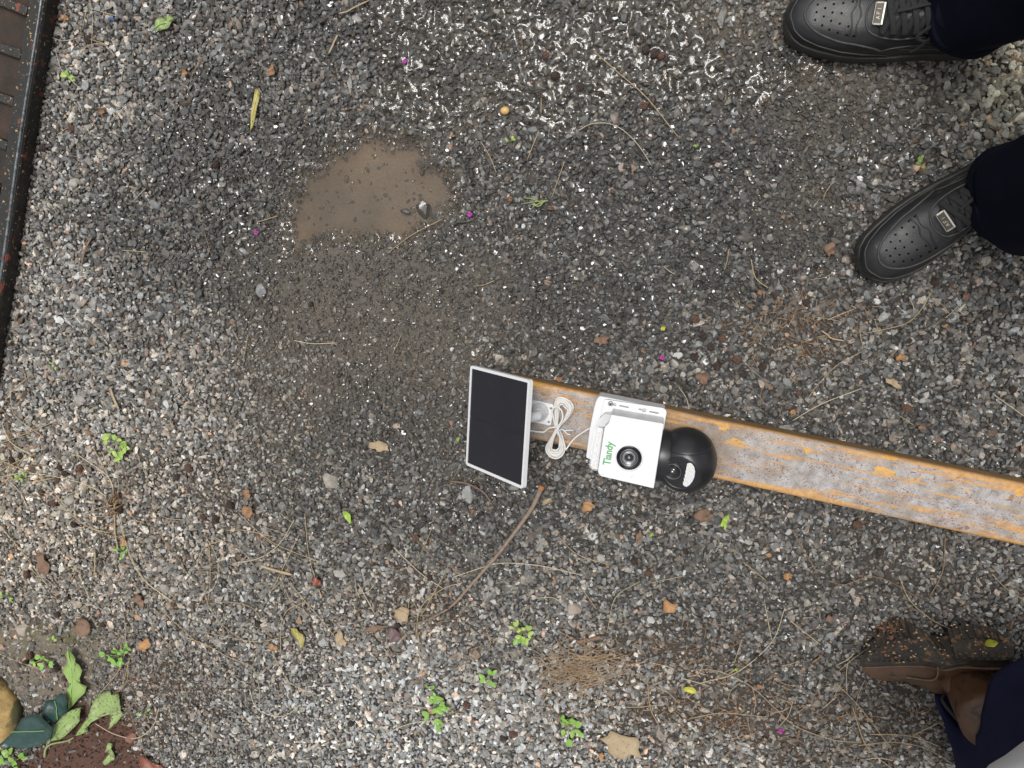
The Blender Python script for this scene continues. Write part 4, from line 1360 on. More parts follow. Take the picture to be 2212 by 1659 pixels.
def leg_rings(ctrs, n=40, seed=3, hem=True):
    """ctrs: list of (center, rx, ry) - lofted tube with soft folds"""
    rg = np.random.default_rng(seed)
    P = np.array([c for c, _, _ in ctrs]); RX = np.array([a for _, a, _ in ctrs]); RY = np.array([b for _, _, b in ctrs])
    m = 46
    t = np.linspace(0, len(ctrs) - 1, m)
    Pi = path(P, m); rx = np.interp(t, range(len(ctrs)), RX); ry = np.interp(t, range(len(ctrs)), RY)
    R = []
    ph = rg.uniform(0, 6.28, 8)
    for i in range(m):
        u = i / (m - 1)
        q = np.linspace(0, 2 * math.pi, n + 1)[:-1]
        fold = .05 * np.sin(3 * q + ph[0] + 5 * u) + .035 * np.sin(5 * q + ph[1] - 9 * u) + .03 * np.sin(2 * q + 16 * u + ph[2]) * math.exp(-((u - .15) / .2) ** 2)
        R.append(np.stack([Pi[i][0] + rx[i] * (1 + fold) * np.cos(q), Pi[i][1] + ry[i] * (1 + fold) * np.sin(q), np.full(n, Pi[i][2]) + .008 * np.sin(q + ph[3]) * (1 if i < 6 else 0)], 1))
    inner = [P0 + (r - P0) * .93 + np.array([0, 0, dz]) for P0, r, dz in ((Pi[0], R[0], .004), (Pi[0], R[0], .05))]
    return rings([inner[1], inner[0]] + R, True, True)


def standing_person():
    T = empty('person', G(2150, 230, .005), 'standing person in black sneakers and dark navy trousers at upper right', 'person', None)
    sneaker(T, (1691, 46), (2160, 72), 1)
    sneaker(T, (1852, 580), (2262, 318), -1)
    a1 = G(2100, 4, .085); a2 = G(2200, 420, .085)
    hip = np.array([(a1[0] + a2[0]) / 2 + .10, (a1[1] + a2[1]) / 2, .9])
    legs = []
    for a, sd, seed, rx0, ry0 in ((a1, 1, 3, .073, .074), (a2, -1, 9, .075, .082)):
        h = hip + np.array([0, sd * .095, 0])
        kn = a * .45 + h * .55; kn[2] = .48; kn[0] -= .02
        legs.append(leg_rings([(a, rx0, ry0), (a * .85 + kn * .15 + [0.0, 0, .0], rx0 * 1.0, ry0 * 1.02), (a * .5 + kn * .5, rx0 * .98, ry0 * 1.02), (kn, .082, .088), (kn * .5 + h * .5, .094, .096), (h, .105, .105)], 40, seed))
    q = np.linspace(0, 2 * math.pi, 41)[:-1]
    pel = rings([np.stack([hip[0] + a * np.cos(q), hip[1] + b * np.sin(q), np.full(40, z)], 1) for a, b, z in ((.08, .14, .80), (.112, .19, .86), (.12, .195, .92), (.115, .18, 1.0), (.105, .165, 1.04))])
    mk('trousers', *join(*legs, pel), NAVY, T, smooth=True)


standing_person()


# ------------------------------------------------------------------ crouching person: boot, trousers, shirt
def crouching_person():
    def K(u, v, z): return G(1782 + u * .235, 1269 + v * .235, z)
    BR = pmat('brown_leather', (.065, .032, .017), (.13, .065, .032), 22, .42, bump=.3, bscale=300, rvar=.12, c3=(.035, .022, .016), scale3=32, amt3=.56)
    BS = pmat('boot_rubber', (.022, .02, .018), (.045, .035, .026), 40, .45, bump=.6, bscale=220, c3=(.16, .085, .04), scale3=70, amt3=.57, rvar=.25)
    MUD = pmat('wet_mud', (.13, .06, .035), (.2, .1, .06), 90, .35, bump=.8, bscale=250)
    T = empty('person', K(1000, 900, .005), 'crouching person with a muddy brown boot and navy trousers at lower right', 'person', None)
    zc = .083
    heel = K(1735, 590, zc + .005); toe = K(318, 640, zc - .028)
    ex = heel - toe; L_ = np.linalg.norm(ex); ex /= L_
    N_ = np.array([-.06, .84, .50]); N_ -= ex * N_.dot(ex); N_ /= np.linalg.norm(N_)
    ey = np.cross(N_, ex)             # points image-up or down
    if ey[1] < 0: ey = -ey
    org = toe
    def W(f, y, z): return org + ex * (f * L_) + ey * y + N_ * z
    xs = np.array([0, .02, .06, .14, .24, .34, .44, .52, .6, .7, .8, .9, .96, .99, 1.0])
    kw = L_ / 1440 / .9
    xs = np.array([0, .02, .05, .1, .16, .215, .27, .32, .38, .45, .5, .56, .63, .66, .7, .76, .83, .9, .95, .985, 1.0])
    up_ = kw * np.array([14, 60, 105, 185, 290, 370, 420, 435, 395, 300, 262, 232, 222, 235, 255, 268, 255, 215, 165, 90, 14])
    dn_ = kw * np.array([10, 18, 24, 32, 38, 44, 50, 54, 58, 64, 68, 74, 82, 88, 94, 104, 112, 116, 108, 70, 12])
    f_ = .5 - .5 * np.cos(np.linspace(0, 1, 44) * math.pi)
    ring = [(f, 1) for f in f_] + [(f, -1) for f in f_[::-1][1:-1]]
    def yy(f, sd, k): return (np.interp(f, xs, up_) if sd > 0 else -np.interp(f, xs, dn_)) * k
    bz = lambda f: -.010 * sstep(.3, 0, f) - .012 * math.exp(-((f - .56) / .07) ** 2) - .004 * sstep(.58, .5, f)
    Rg = []
    for k, z in ((.93, 0.0), (1.0, -.003), (1.0, -.012), (.96, -.0145)):
        Rg.append(np.array([W(f, yy(f, sd, k), z + bz(f)) for f, sd in ring]))
    B = mk('boot', *(lambda R: rings(R))([
        np.array([W(f, (np.interp(f, xs, up_) if math.sin(q) > 0 else np.interp(f, xs, dn_)) * .95 * np.sign(math.sin(q)) * abs(math.sin(q)) ** .7,
                    bz(f) - .010 - np.interp(f, [0, .05, .15, .3, .45, .55, .65, .8, .95, 1], [.02, .042, .058, .066, .092, .118, .135, .14, .12, .07]) * (.5 - .5 * math.cos(q)) ** .62)
                  for q in np.linspace(0, 2 * math.pi, 37)[:-1]])
        for f in np.concatenate([[.006, .015, .03, .05], np.linspace(.08, .94, 40), [.96, .98, .992]])]), BR, T, smooth=True)
    sole = mk('sole', *rings(Rg), BS, B, smooth=False)
    # tread: lugs along both edges of the forefoot, heel block with its own lugs
    for f in np.linspace(.10, .38, 8):
        for sd in (1, -1):
            w = yy(f, sd, 1.0)
            skew = .018 * sd
            c = [W(f - .009 - skew * 0, w * .97, bz(f) + .0045), W(f + .009, w * .97, bz(f) + .0045), W(f + .012 + skew * .3, w * .48, bz(f) + .0045), W(f - .006 + skew * .3, w * .48, bz(f) + .0045)]
            mk('lug', *plate(np.array(c), [], depth=-N_ * .006), BS, sole)
    hb = [(f, sd) for f, sd in ring if f > .605]
    hp = np.array([W(f, yy(f, sd, .985), .011 + bz(max(f, .7))) for f, sd in hb])
    hl = mk('heel_block', *plate(hp, [], depth=-N_ * .013), BS, B)
    for f in np.linspace(.66, .94, 7):
        for sd in (1, -1):
            w = yy(f, sd, .9)
            c = [W(f - .010, w, .0145), W(f + .009, w, .0145), W(f + .012, w * .45, .0145), W(f - .006, w * .45, .0145)]
            mk('lug', *plate(np.array(c), [], depth=-N_ * .004), BS, hl)
    # welt stitching bead and leather seams
    bead = np.array([W(f, yy(f, -1, 1.03), -.0135 + bz(f)) for f in np.linspace(.02, .97, 60)])
    mk('welt', *tube(bead, .0022, 6), pmat('welt_leather', (.06, .035, .02), (.13, .075, .04), 80, .6), B, smooth=True)
    seam = [W(f, -np.interp(f, xs, dn_) - .001, z) for f, z in ((.30, -.052), (.36, -.056), (.43, -.060), (.48, -.058), (.505, -.045), (.51, -.018))]
    mk('vamp_seam', *tube(path(seam, 40), .0013, 6), pmat('pale_stitch', (.25, .17, .09), (.14, .09, .05), 150, .7), B, smooth=True)
    # mud cake on the forefoot
    rg = np.random.default_rng(5)
    lumps = []
    for _ in range(70):
        f = rg.normal(.24, .06); y = rg.normal(.045, .02)
        r = rg.uniform(.0018, .005)
        lumps.append((W(f, y, bz(max(f, 0)) + .002) + (rock_shape(ICO2, rg, 4) * r * .9), ICO2[1]))
    mk('caked_mud', *join(*lumps), MUD, B, smooth=True)
    bits = []
    for _ in range(90):
        f = rg.uniform(.04, .97); y = rg.uniform(-.012, .05)
        zz = (.0148 if f > .61 else bz(f) + .003)
        bits.append((W(f, y, zz) + ICO2[0] * rg.uniform(.0005, .0013) * np.array([1.6, 1, .7]), ICO2[1]))
    mk('sand_grains', *join(*bits), pmat('pale_sand', (.42, .28, .14), (.55, .4, .22), 200, .8), B)
    # shaft of the boot going up into the trousers
    ank = W(.74, -.004, -.09)
    knee = K(1750, 1560, .40)
    sh = [W(.70, -.002, -.05), ank, ank * .7 + K(1520, 1250, .14) * .3, K(1530, 1260, .15)]
    mk('boot_shaft', *tube(path(sh, 14), [.046] * 5 + [.044] * 9, 26), BR, B, smooth=True)
    # trousers: hem opening and leg
    hem = [(2245, 1408, .24), (2150, 1453, .21), (2122, 1530, .18), (2109, 1588, .15), (2062, 1562, .07), (2019, 1507, .03), (2045, 1492, .02), (2110, 1482, .02), (2205, 1440, .07)]
    end = [(2560, 1500, .45), (2460, 1560, .47), (2350, 1690, .44), (2270, 1770, .38), (2165, 1800, .26), (2092, 1730, .12), (2130, 1690, .06), (2320, 1610, .06), (2520, 1520, .22)]
    def loop(pts):
        P = np.array([G(*p) for p in pts]); Q_ = np.vstack([P[-2:], P, P[:2]])
        return path(Q_, 4 * 12 + 1 + 3 * 0 + 0)
    def closed(pts, n=48):
        P = np.array([G(*p) for p in pts]); m_ = len(P); out = []
        for u in np.linspace(0, m_, n + 1)[:-1]:
            i_ = int(u); t = u - i_
            a, b, c, d = P[(i_ - 1) % m_], P[i_], P[(i_ + 1) % m_], P[(i_ + 2) % m_]
            out.append(.5 * (2 * b + (c - a) * t + (2 * a - 5 * b + 4 * c - d) * t * t + (3 * b - a - 3 * c + d) * t ** 3))
        return np.array(out)
    h0, h1 = closed(hem), closed(end)
    R = []
    for u in np.linspace(0, 1, 26):
        r = h0 * (1 - u) + h1 * u; c = r.mean(0); q = np.linspace(0, 2 * math.pi, 49)[:-1]
        k = 1 + .028 * np.sin(4 * q + 7 * u) * min(1, u * 5) + .022 * np.sin(7 * q - 9 * u + 1) * min(1, u * 5) + .02 * math.sin(u * 22) * math.exp(-u * 4)
        R.append(c + (r - c) * k[:, None])
    hc_ = R[0].mean(0); ax = R[8].mean(0) - hc_; ax /= np.linalg.norm(ax)
    inn = [hc_ + (R[0] - hc_) * .955 + ax * .003, R[5].mean(0) + (R[5] - R[5].mean(0)) * .93]
    mk('trousers', *rings([inn[1], inn[0]] + R, False, True), NAVY2, T, smooth=True)
    strap = path([hc_ + (R[0][k] - hc_) * .88 + ax * .006 for k in (20, 23, 26, 29, 32)], 24)
    mk('trouser_strap', *tube(strap, .004, 8, .5), LACE, T, smooth=True)
    wc = G(2385, 1862, .52)
    V = ICO4[0] * (1 + .035 * np.sin(ICO4[0][:, :1] * 11 + 2) * np.sin(ICO4[0][:, 1:2] * 7)) * np.array([.136, .136, .11])
    mk('shirt', wc + V, ICO4[1], pmat('white_shirt', (.70, .71, .73), (.64, .65, .68), 12, .85, bump=.1, bscale=200), T, smooth=True)
    return W


BOOT_W = crouching_person()

# ------------------------------------------------------------------ leaves and litter
def leaf_material(name, c1, c2, spot=None, amt=.62, rough=.45, s=70):
    return pmat(name, c1, c2, s, rough, bump=.35, bscale=260, c3=spot, scale3=160, amt3=amt)


LM = {
    'green': leaf_material('green_leaf', (.20, .31, .085), (.27, .37, .12), (.12, .13, .05), .63),
    'spotted': leaf_material('spotted_green_leaf', (.21, .30, .10), (.28, .36, .14), (.10, .085, .045), .55),
    'dark': leaf_material('dark_green_leaf', (.018, .045, .04), (.03, .065, .058), (.10, .13, .12), .72, .22),
    'yellow': leaf_material('yellow_leaf', (.42, .44, .04), (.48, .45, .06), (.35, .3, .05), .66),
    'lime': leaf_material('lime_leaf', (.27, .40, .05), (.33, .44, .08), None),
    'straw': leaf_material('straw_leaf', (.30, .27, .09), (.34, .29, .11), (.16, .09, .03), .58),
    'tan': leaf_material('tan_leaf', (.24, .13, .07), (.30, .17, .09), (.14, .07, .03), .6, .7),
    'brown': leaf_material('brown_leaf', (.15, .09, .06), (.21, .13, .085), (.09, .05, .03), .6, .7),
    'orange': leaf_material('orange_leaf', (.34, .18, .075), (.40, .23, .11), (.25, .1, .03), .62, .6),
    'red': leaf_material('red_brown_leaf', (.2, .065, .04), (.27, .1, .065), (.12, .05, .03), .6, .35),
    'pale': leaf_material('pale_brown_leaf', (.31, .235, .145), (.38, .30, .19), (.24, .15, .08), .6, .75),
    'purple': leaf_material('purple_bark', (.12, .075, .08), (.17, .11, .11), (.08, .05, .05), .6, .6),
}
MIDRIB = {k: pmat(k + '_midrib', c, None, 50, .5) for k, c in (('green', (.3, .5, .12)), ('dark', (.16, .3, .1)), ('brown', (.2, .13, .07)), ('yellow', (.6, .55, .1)))}


def surf(p):
    x = np.array([p[0]]); y = np.array([p[1]])
    return float(ground_z(x, y, zones(x, y))[0])


def leaf_mesh(outline, z, curl=.006, seed=0, thick=.0006):
    """outline: world xy points (closed). fills with a small triangulated surface that curls."""
    rg = np.random.default_rng(seed)
    P = np.asarray(outline, float)[:, :2]
    P = np.vstack([P]); 
    # subdivide outline
    Q = []
    for i in range(len(P)):
        Q.append(P[i]); Q.append((P[i] + P[(i + 1) % len(P)]) / 2)
    P = np.array(Q); n = len(P); c = P.mean(0)
    sz = np.abs(P - c).max()
    layers = [1.0, .66, .33]
    V = []
    for k in layers:
        for p in P: V.append(c + (p - c) * k)
    V.append(c); V = np.array(V)
    d = (V - c) / sz
    a = rg.uniform(0, 6.28); u = d[:, 0] * math.cos(a) + d[:, 1] * math.sin(a); w = -d[:, 0] * math.sin(a) + d[:, 1] * math.cos(a)
    zz = curl * (.55 * u * u + .5 * np.sin(3.1 * u + a) * w + .25 * np.sin(6 * w + a * 2)) + curl * .35
    V3 = np.column_stack([V, z + zz - zz.min()])
    F = []
    for L_ in range(2):
        for i in range(n):
            j = (i + 1) % n
            F.append((L_ * n + i, L_ * n + j, (L_ + 1) * n + j, (L_ + 1) * n + i))
    for i in range(n): F.append((2 * n + i, 2 * n + (i + 1) % n, 3 * n))
    area = sum(P[i - 1][0] * P[i][1] - P[i][0] * P[i - 1][1] for i in range(n))
    if area < 0: F = [f[::-1] for f in F]
    m = len(V3)
    B = V3 - np.array([0, 0, thick])
    F2 = [tuple(i + m for i in f[::-1]) for f in F]
    rim = [(i, i + m, (i + 1) % n + m, (i + 1) % n) for i in range(n)]
    if area < 0: rim = [f[::-1] for f in rim]
    return np.vstack([V3, B]), F + F2 + [f[::-1] for f in rim]


def generic_outline(px, py, L_, W_, rot, kind='oval', seed=0):
    """pixel sized outline -> world; L_, W_ in picture pixels"""
    rg = np.random.default_rng(seed)
    c = G(px, py); sc = np.linalg.norm(G(px + 10, py) - c) / 10
    L_ = L_ * sc; W_ = W_ * sc
    n = 14; out = []
    for i in range(n):
        q = 2 * math.pi * i / n
        if kind == 'oval': x, y = .5 * L_ * math.cos(q), .5 * W_ * math.sin(q) * (1 - .25 * math.cos(q))
        elif kind == 'blade': x, y = .5 * L_ * math.cos(q), .5 * W_ * math.sin(q) * abs(math.sin(q)) ** .3
        else:
            k = rg.uniform(.55, 1.15); x, y = .5 * L_ * math.cos(q) * k, .5 * W_ * math.sin(q) * k
        out.append((x, y))
    a = rot; co, si = math.cos(a), math.sin(a)
    return np.array([(c[0] + x * co - y * si, c[1] + x * si + y * co) for x, y in out])


def put_leaf(name, px, py, L_, W_, deg, mat, label, cat='leaf', kind='oval', seed=None, curl=.006, group=None, outline=None, rib=None, z=None):
    seed = seed if seed is not None else int(px * 7 + py)
    o = outline if outline is not None else generic_outline(px, py, L_, W_, math.radians(deg), kind, seed)
    c = np.mean(o, 0)
    zz = (surf(c) + .0062) if z is None else z
    V, F = leaf_mesh(o, zz, curl, seed)
    ob = mk(name, V, F, LM[mat], None, smooth=True)
    tag(ob, label, cat, group)
    if rib:
        far = max(range(len(o)), key=lambda i: np.linalg.norm(o[i] - c)); p0 = o[far]; p1 = max(o, key=lambda q: np.linalg.norm(q - p0))
        pts = []
        top = V[:len(V) // 2]
        for t in np.linspace(.03, .97, 12):
            q = p0 * (1 - t) + p1 * t
            k = np.argsort(np.linalg.norm(top[:, :2] - q, axis=1))[:3]; pts.append((q[0], q[1], top[k, 2].max() + .0003))
        mk('midrib', *tube(np.array(pts), .0007, 5), MIDRIB[rib], ob, smooth=True)
    return ob


def C6(u, v, z=0.0): return G(u * .235, 1269 + v * .235, z)[:2]


def litter_leaves():
    # sprig with five leaves in the lower left corner
    base = G(.235 * 440, 1269 + .235 * 1530)
    T = empty('leafy_sprig', (base[0], base[1], surf(base) + .004), 'broken sprig with two dark and three light green leaves beside the mossy rock', 'sprig')
    A = [(640, 560), (690, 600), (715, 640), (700, 670), (745, 700), (765, 760), (740, 830), (750, 880), (798, 905), (790, 960), (740, 1010), (690, 1070), (650, 1110), (640, 1060), (608, 960), (620, 930), (650, 910), (620, 850), (575, 770), (590, 720), (630, 690), (605, 610)]
    Bq = [(425, 1060), (440, 1030), (520, 1020), (560, 970), (590, 980), (635, 1030), (645, 1090), (620, 1140), (560, 1190), (500, 1255), (450, 1200), (425, 1120)]
    Cq = [(0, 1440), (100, 1350), (180, 1260), (215, 1190), (300, 1150), (400, 1140), (440, 1190), (500, 1280), (470, 1370), (420, 1430), (330, 1450), (220, 1465), (120, 1440), (60, 1480)]
    Dq = [(470, 1410), (490, 1330), (540, 1230), (600, 1150), (680, 1110), (748, 1100), (750, 1150), (762, 1200), (700, 1270), (640, 1330), (560, 1390)]
    Eq = [(715, 1350), (740, 1290), (790, 1220), (850, 1180), (860, 1220), (800, 1290), (810, 1320)]
    ribs = {0: [(645, 570), (660, 760), (665, 900), (650, 1100)], 1: [(515, 1030), (530, 1110), (550, 1200)], 2: [(120, 1315), (250, 1305), (430, 1300)], 3: [(480, 1400), (570, 1290), (745, 1110)], 4: [(720, 1345), (780, 1270), (850, 1190)]}
    for k, (pl, mat, z, cu, lab) in enumerate(((A, 'green', .014, .012, 'tall light green leaf with ragged edges'), (Bq, 'dark', .026, .010, 'smaller dark green glossy leaf'), (Cq, 'dark', .036, .010, 'large dark green glossy leaf'),
                                  (Dq, 'spotted', .016, .012, 'spotted light green leaf'), (Eq, 'spotted', .012, .006, 'smallest light green leaf'))):
        o = np.array([C6(*p, z) for p in pl])
        V, F = leaf_mesh(o, z, cu, 30 + k)
        ob = mk('leaf', V, F, LM[mat], T, smooth=True); ob['label'] = lab
        top = V[:len(V) // 2]; pts = []
        for p in path([(*C6(*q, z), 0) for q in ribs[k]], 14):
            kk = np.argsort(np.linalg.norm(top[:, :2] - p[:2], axis=1))[:3]; pts.append((p[0], p[1], top[kk, 2].max() + .0004))
        mk('midrib', *tube(np.array(pts), .0011, 5), MIDRIB['dark' if mat == 'dark' else 'green'], ob, smooth=True)
    st = [np.append(C6(*p), z) for p, z in (((435, 1535), .008), ((460, 1450), .012), ((520, 1402), .014), ((640, 1382), .012), ((715, 1350), .012))]
    mk('stem', *tube(path(st, 24), np.linspace(.0028, .0014, 24), 8), pmat('green_stem', (.22, .3, .1), (.3, .3, .14), 60, .5), T, smooth=True)
    st = [np.append(C6(*p), z) for p, z in (((455, 1470), .012), ((500, 1340), .016), ((560, 1200), .018), ((640, 1110), .017))]
    mk('stem', *tube(path(st, 20), .0014, 8), pmat('green_stem_thin', (.22, .3, .1), (.3, .3, .14), 60, .5), T, smooth=True)
    Fq = [(870, 1070), (890, 1010), (950, 950), (1050, 912), (1060, 960), (1130, 940), (1155, 990), (1150, 1060), (1130, 1110), (1150, 1150), (1100, 1220), (1050, 1255), (1070, 1190), (1040, 1140), (980, 1150), (900, 1190), (870, 1170)]
    put_leaf('leaf', 0, 0, 0, 0, 0, 'spotted', 'large bitten light green leaf lying on the red soil edge', outline=np.array([C6(*p) for p in Fq]), curl=.012, seed=3, rib='green')
    Gq = [(1020, 1400), (1065, 1410), (1060, 1450), (1090, 1480), (1085, 1550), (1000, 1600), (985, 1560), (1030, 1530), (1045, 1485), (1010, 1470)]
    put_leaf('leaf_scrap', 0, 0, 0, 0, 0, 'spotted', 'curved scrap of eaten light green leaf on the red soil', outline=np.array([C6(*p) for p in Gq]), curl=.006, seed=4)
    Hq = [(1300, 1490), (1350, 1520), (1420, 1570), (1500, 1620), (1560, 1690), (1540, 1760), (1400, 1760), (1335, 1650), (1315, 1560)]
    put_leaf('leaf', 0, 0, 0, 0, 0, 'red', 'folded red brown leaf at the bottom edge beside the red soil', outline=np.array([C6(*p) for p in Hq]), curl=.02, seed=8, rib='brown')
    I1 = [(1030, 205), (1045, 150), (1080, 120), (1130, 112), (1148, 130), (1140, 170), (1110, 200), (1070, 213)]
    put_leaf('leaf', 0, 0, 0, 0, 0, 'spotted', 'bright green torn leaf near the steel grating at upper left', outline=np.array([G(u / 3, v / 3)[:2] for u, v in I1]), curl=.012, seed=5, rib='green')
    I2 = [(1672, 585), (1690, 583), (1700, 600), (1695, 660), (1680, 740), (1655, 820), (1638, 852), (1640, 790), (1650, 720), (1658, 650)]
    put_leaf('blade_leaf', 0, 0, 0, 0, 0, 'straw', 'long narrow yellow green leaf blade left of the puddle', outline=np.array([G(u / 3, v / 3)[:2] for u, v in I2]), curl=.006, seed=6, rib='yellow')
    put_leaf('leaf', 755, 1113, 30, 13, -62, 'lime', 'small light green leaf below and left of the solar panel', rib='green')
    put_leaf('leaf', 1566, 1120, 40, 17, 72, 'lime', 'bright lime curled leaf just below the black ball head', kind='rag', curl=.012)
    put_leaf('leaf', 1490, 1485, 28, 15, -8, 'yellow', 'bright yellow oval leaf low at centre right', rib='yellow')
    put_leaf('leaf', 1588, 1443, 10, 9, 0, 'lime', 'tiny round pale green leaf above the yellow oval leaf')
    put_leaf('leaf', 1502, 316, 13, 8, 10, 'green', 'tiny torn green leaf in the wet gravel left of the lower sneaker', kind='rag')
    put_leaf('leaf', 1432, 708, 14, 12, 20, 'yellow', 'small yellow green curled leaf above the beam right of centre', kind='rag')
    put_leaf('leaf', 992, 945, 11, 8, 60, 'lime', 'small lime leaf scrap touching the left edge of the solar panel', kind='rag')
    put_leaf('leaf', 1407, 1152, 12, 8, 40, 'lime', 'small lime leaf scrap below the security camera', kind='rag')
    put_leaf('leaf', 1981, 345, 13, 24, -15, 'green', 'pale green half of a broken leaf beside the lower sneaker', kind='rag', curl=.01)
    put_leaf('leaf', 1987, 362, 10, 24, -20, 'straw', 'yellow half of a broken leaf beside the lower sneaker', kind='rag', curl=.01)
    put_leaf('leaf', 650, 1368, 18, 42, 32, 'straw', 'yellowing curled leaf low at left of the long stick', kind='oval', curl=.012, rib='yellow')
    p = BOOT_W(.87, .008, .0155)
    o = generic_outline(0, 0, 1, 1, 0); c = np.mean(o, 0); sc = .011 / np.abs(o - c).max()
    o = p[:2] + (o - c) * sc * np.array([1.0, .6])
    put_leaf('leaf_scrap', 0, 0, 0, 0, 0, 'yellow', 'bright yellow green leaf scrap stuck on the boot heel', outline=o, z=p[2] - .001, curl=.004, seed=2)
    # brown ones
    rows = [(1302, 732, 34, 28, 20, 'brown', 'curled brown leaf on dark gravel above the camera'), (1790, 538, 30, 38, 0, 'brown', 'flat brown leaf left of the lower sneaker toe'),
            (826, 961, 44, 26, -10, 'pale', 'pale brown folded leaf left of the solar panel'), (1445, 1302, 40, 30, -15, 'orange', 'large tan dead leaf below the beam at centre'),
            (870, 1322, 42, 34, 10, 'pale', 'pale brown dead leaf at the lower end of the stick'), (540, 1100, 28, 30, 30, 'tan', 'reddish tan dead leaf at centre left'),
            (1270, 1088, 34, 26, 10, 'orange', 'ragged pale orange leaf below the camera housing'), (1515, 812, 34, 30, 30, 'brown', 'rumpled brown leaf above the beam beside the ball head'),
            (1940, 770, 24, 18, 40, 'orange', 'torn orange tan leaf above the beam at right'), (1925, 823, 42, 20, -28, 'pale', 'twisted pale brown leaf above the beam at right'),
            (1710, 887, 16, 13, 30, 'orange', 'glossy orange seed husk just above the beam'), (1210, 816, 17, 17, 0, 'tan', 'small salmon leaf scrap touching the far side of the beam'),
            (1698, 1240, 20, 20, 0, 'orange', 'small orange leaf below the beam at right'), (1520, 1108, 46, 34, 0, 'brown', 'crumpled brown leaf pile right of the lime leaf'),
            (1380, 1157, 16, 36, -10, 'brown', 'curled brown leaf strip below the camera'), (1185, 1079, 34, 14, 20, 'pale', 'crumbled tan leaf beside the cut end of the stick'),
            (318, 1388, 40, 26, 30, 'orange', 'orange leaf fragments near the left seedlings'), (1660, 1195, 18, 12, 10, 'orange', 'small orange leaf scrap near the beam at lower right'),
            (593, 155, 12, 26, -20, 'tan', 'narrow tan seed pod at upper left of the puddle'), (275, 1165, 14, 24, 10, 'orange', 'yellow orange leaf above the tiny left weed'),
            (188, 1349, 46, 38, 60, 'brown', 'grey brown crumpled leaf on the mossy dirt'), (100, 1212, 30, 44, 10, 'brown', 'flat brown leaf under dry stems at left'),
            (310, 1290, 20, 30, 15, 'brown', 'round brown leaf at lower left'), (690, 1250, 22, 20, 0, 'red', 'rust red leaf scrap left of the stick'),
            (595, 1390, 12, 22, 60, 'orange', 'small orange leaf at lower left among needles'), (1640, 630, 18, 14, 0, 'tan', 'small tan leaf right of centre'),
            (2038, 702, 16, 12, 30, 'orange', 'orange seed husk above the beam at far right'), (1105, 430, 10, 12, 0, 'tan', 'tiny reddish scrap right of the puddle'),
            (1190, 450, 16, 10, 0, 'brown', 'small brown scrap beside the green grass sprig'), (980, 293, 14, 12, 0, 'pale', 'small pale tan scrap on wet gravel'),
            (1345, 1600, 90, 60, -10, 'pale', 'broad crumbled tan leaf at bottom centre'), (855, 1365, 30, 34, 40, 'purple', 'purple grey bark piece at the end of the stick'),
            (815, 1352, 56, 14, 20, 'brown', 'long brown leaf strip left of the purple bark'), (740, 1375, 20, 40, 10, 'pale', 'pale leaf strip at lower left of the stick'),
            (1790, 1330, 26, 16, 0, 'brown', 'brown leaf scrap left of the boot toe'), (1640, 1480, 20, 14, 30, 'tan', 'tan leaf scrap right of the yellow leaf'),
            (150, 40, 16, 10, 0, 'orange', 'orange leaf scrap on the steel grating'), (1300, 1625, 16, 24, 0, 'orange', 'orange leaf at the bottom edge'),
            (540, 1062, 18, 22, 40, 'tan', 'tan leaf scrap above the reddish leaf at centre left'), (1025, 1100, 18, 14, 0, 'brown', 'brown leaf below the solar panel'),
            (230, 245, 12, 14, 0, 'tan', 'tan scrap beside the steel grating'), (408, 162, 10, 16, 0, 'orange', 'orange scrap on grey gravel at upper left'),
            (2080, 640, 26, 20, 30, 'brown', 'brown scrap on pale gravel right of the lower sneaker'), (1985, 920, 18, 12, 0, 'tan', 'tan scrap just above the beam at far right')]
    for r in rows:
        put_leaf('dead_leaf', *r[:6], r[6], kind='rag' if r[2] > 12 else 'oval', curl=.009, z=None)
    # strips of bark
    for pts, w, lab in (([(205, 512), (196, 528), (188, 548), (184, 570)], 5, 'orange brown strip of bark on grey gravel at left'), ([(243, 835), (248, 850), (254, 866), (262, 883)], 7, 'pale strip of bark above the left weed'),
                        ([(566, 1218), (590, 1226), (612, 1232), (636, 1238)], 7, 'brown flat piece of wood left of the stick'), ([(733, 78), (726, 92), (720, 106), (714, 118)], 4, 'pink brown splinter at upper centre'),
                        ([(1246, 1382), (1265, 1378), (1285, 1374), (1300, 1370)], 10, 'pale wood chip beside the needle heap'), ([(1772, 713), (1785, 722), (1795, 730), (1822, 735)], 3, 'pale forked splinter right of centre'),
                        ([(735, 32), (752, 28), (770, 18), (800, 4)], 3, 'straw coloured stalk at the top edge'), ([(1868, 500), (1866, 520), (1862, 540), (1857, 560)], 2.5, 'thin brown twig beside the sneaker toe')):
        P = []
        for u, v in pts:
            g = G(u, v); P.append((g[0], g[1], surf(g) + .008))
        sc = .0008
        o = mk('bark_strip', *tube(path(P, 14), np.array([.4] + [1] * 12 + [.3]) * w * sc * .55, 6, .4), LM['brown' if w != 7 else 'pale'] if w > 4 else LM['pale'], None, smooth=True)
        tag(o, lab, 'bark')
    # the long stick
    S = [(1171, 1049), (1158, 1080), (1142, 1106), (1110, 1150), (1080, 1190), (1050, 1225), (1015, 1265), (985, 1298), (960, 1316)]
    P = [(*G(u, v)[:2], surf(G(u, v)) + .011 + .004 * math.sin(i * .8)) for i, (u, v) in enumerate(S)]
    T = empty('stick', (P[4][0], P[4][1], .004), 'long bent bare stick lying below the solar panel', 'stick')
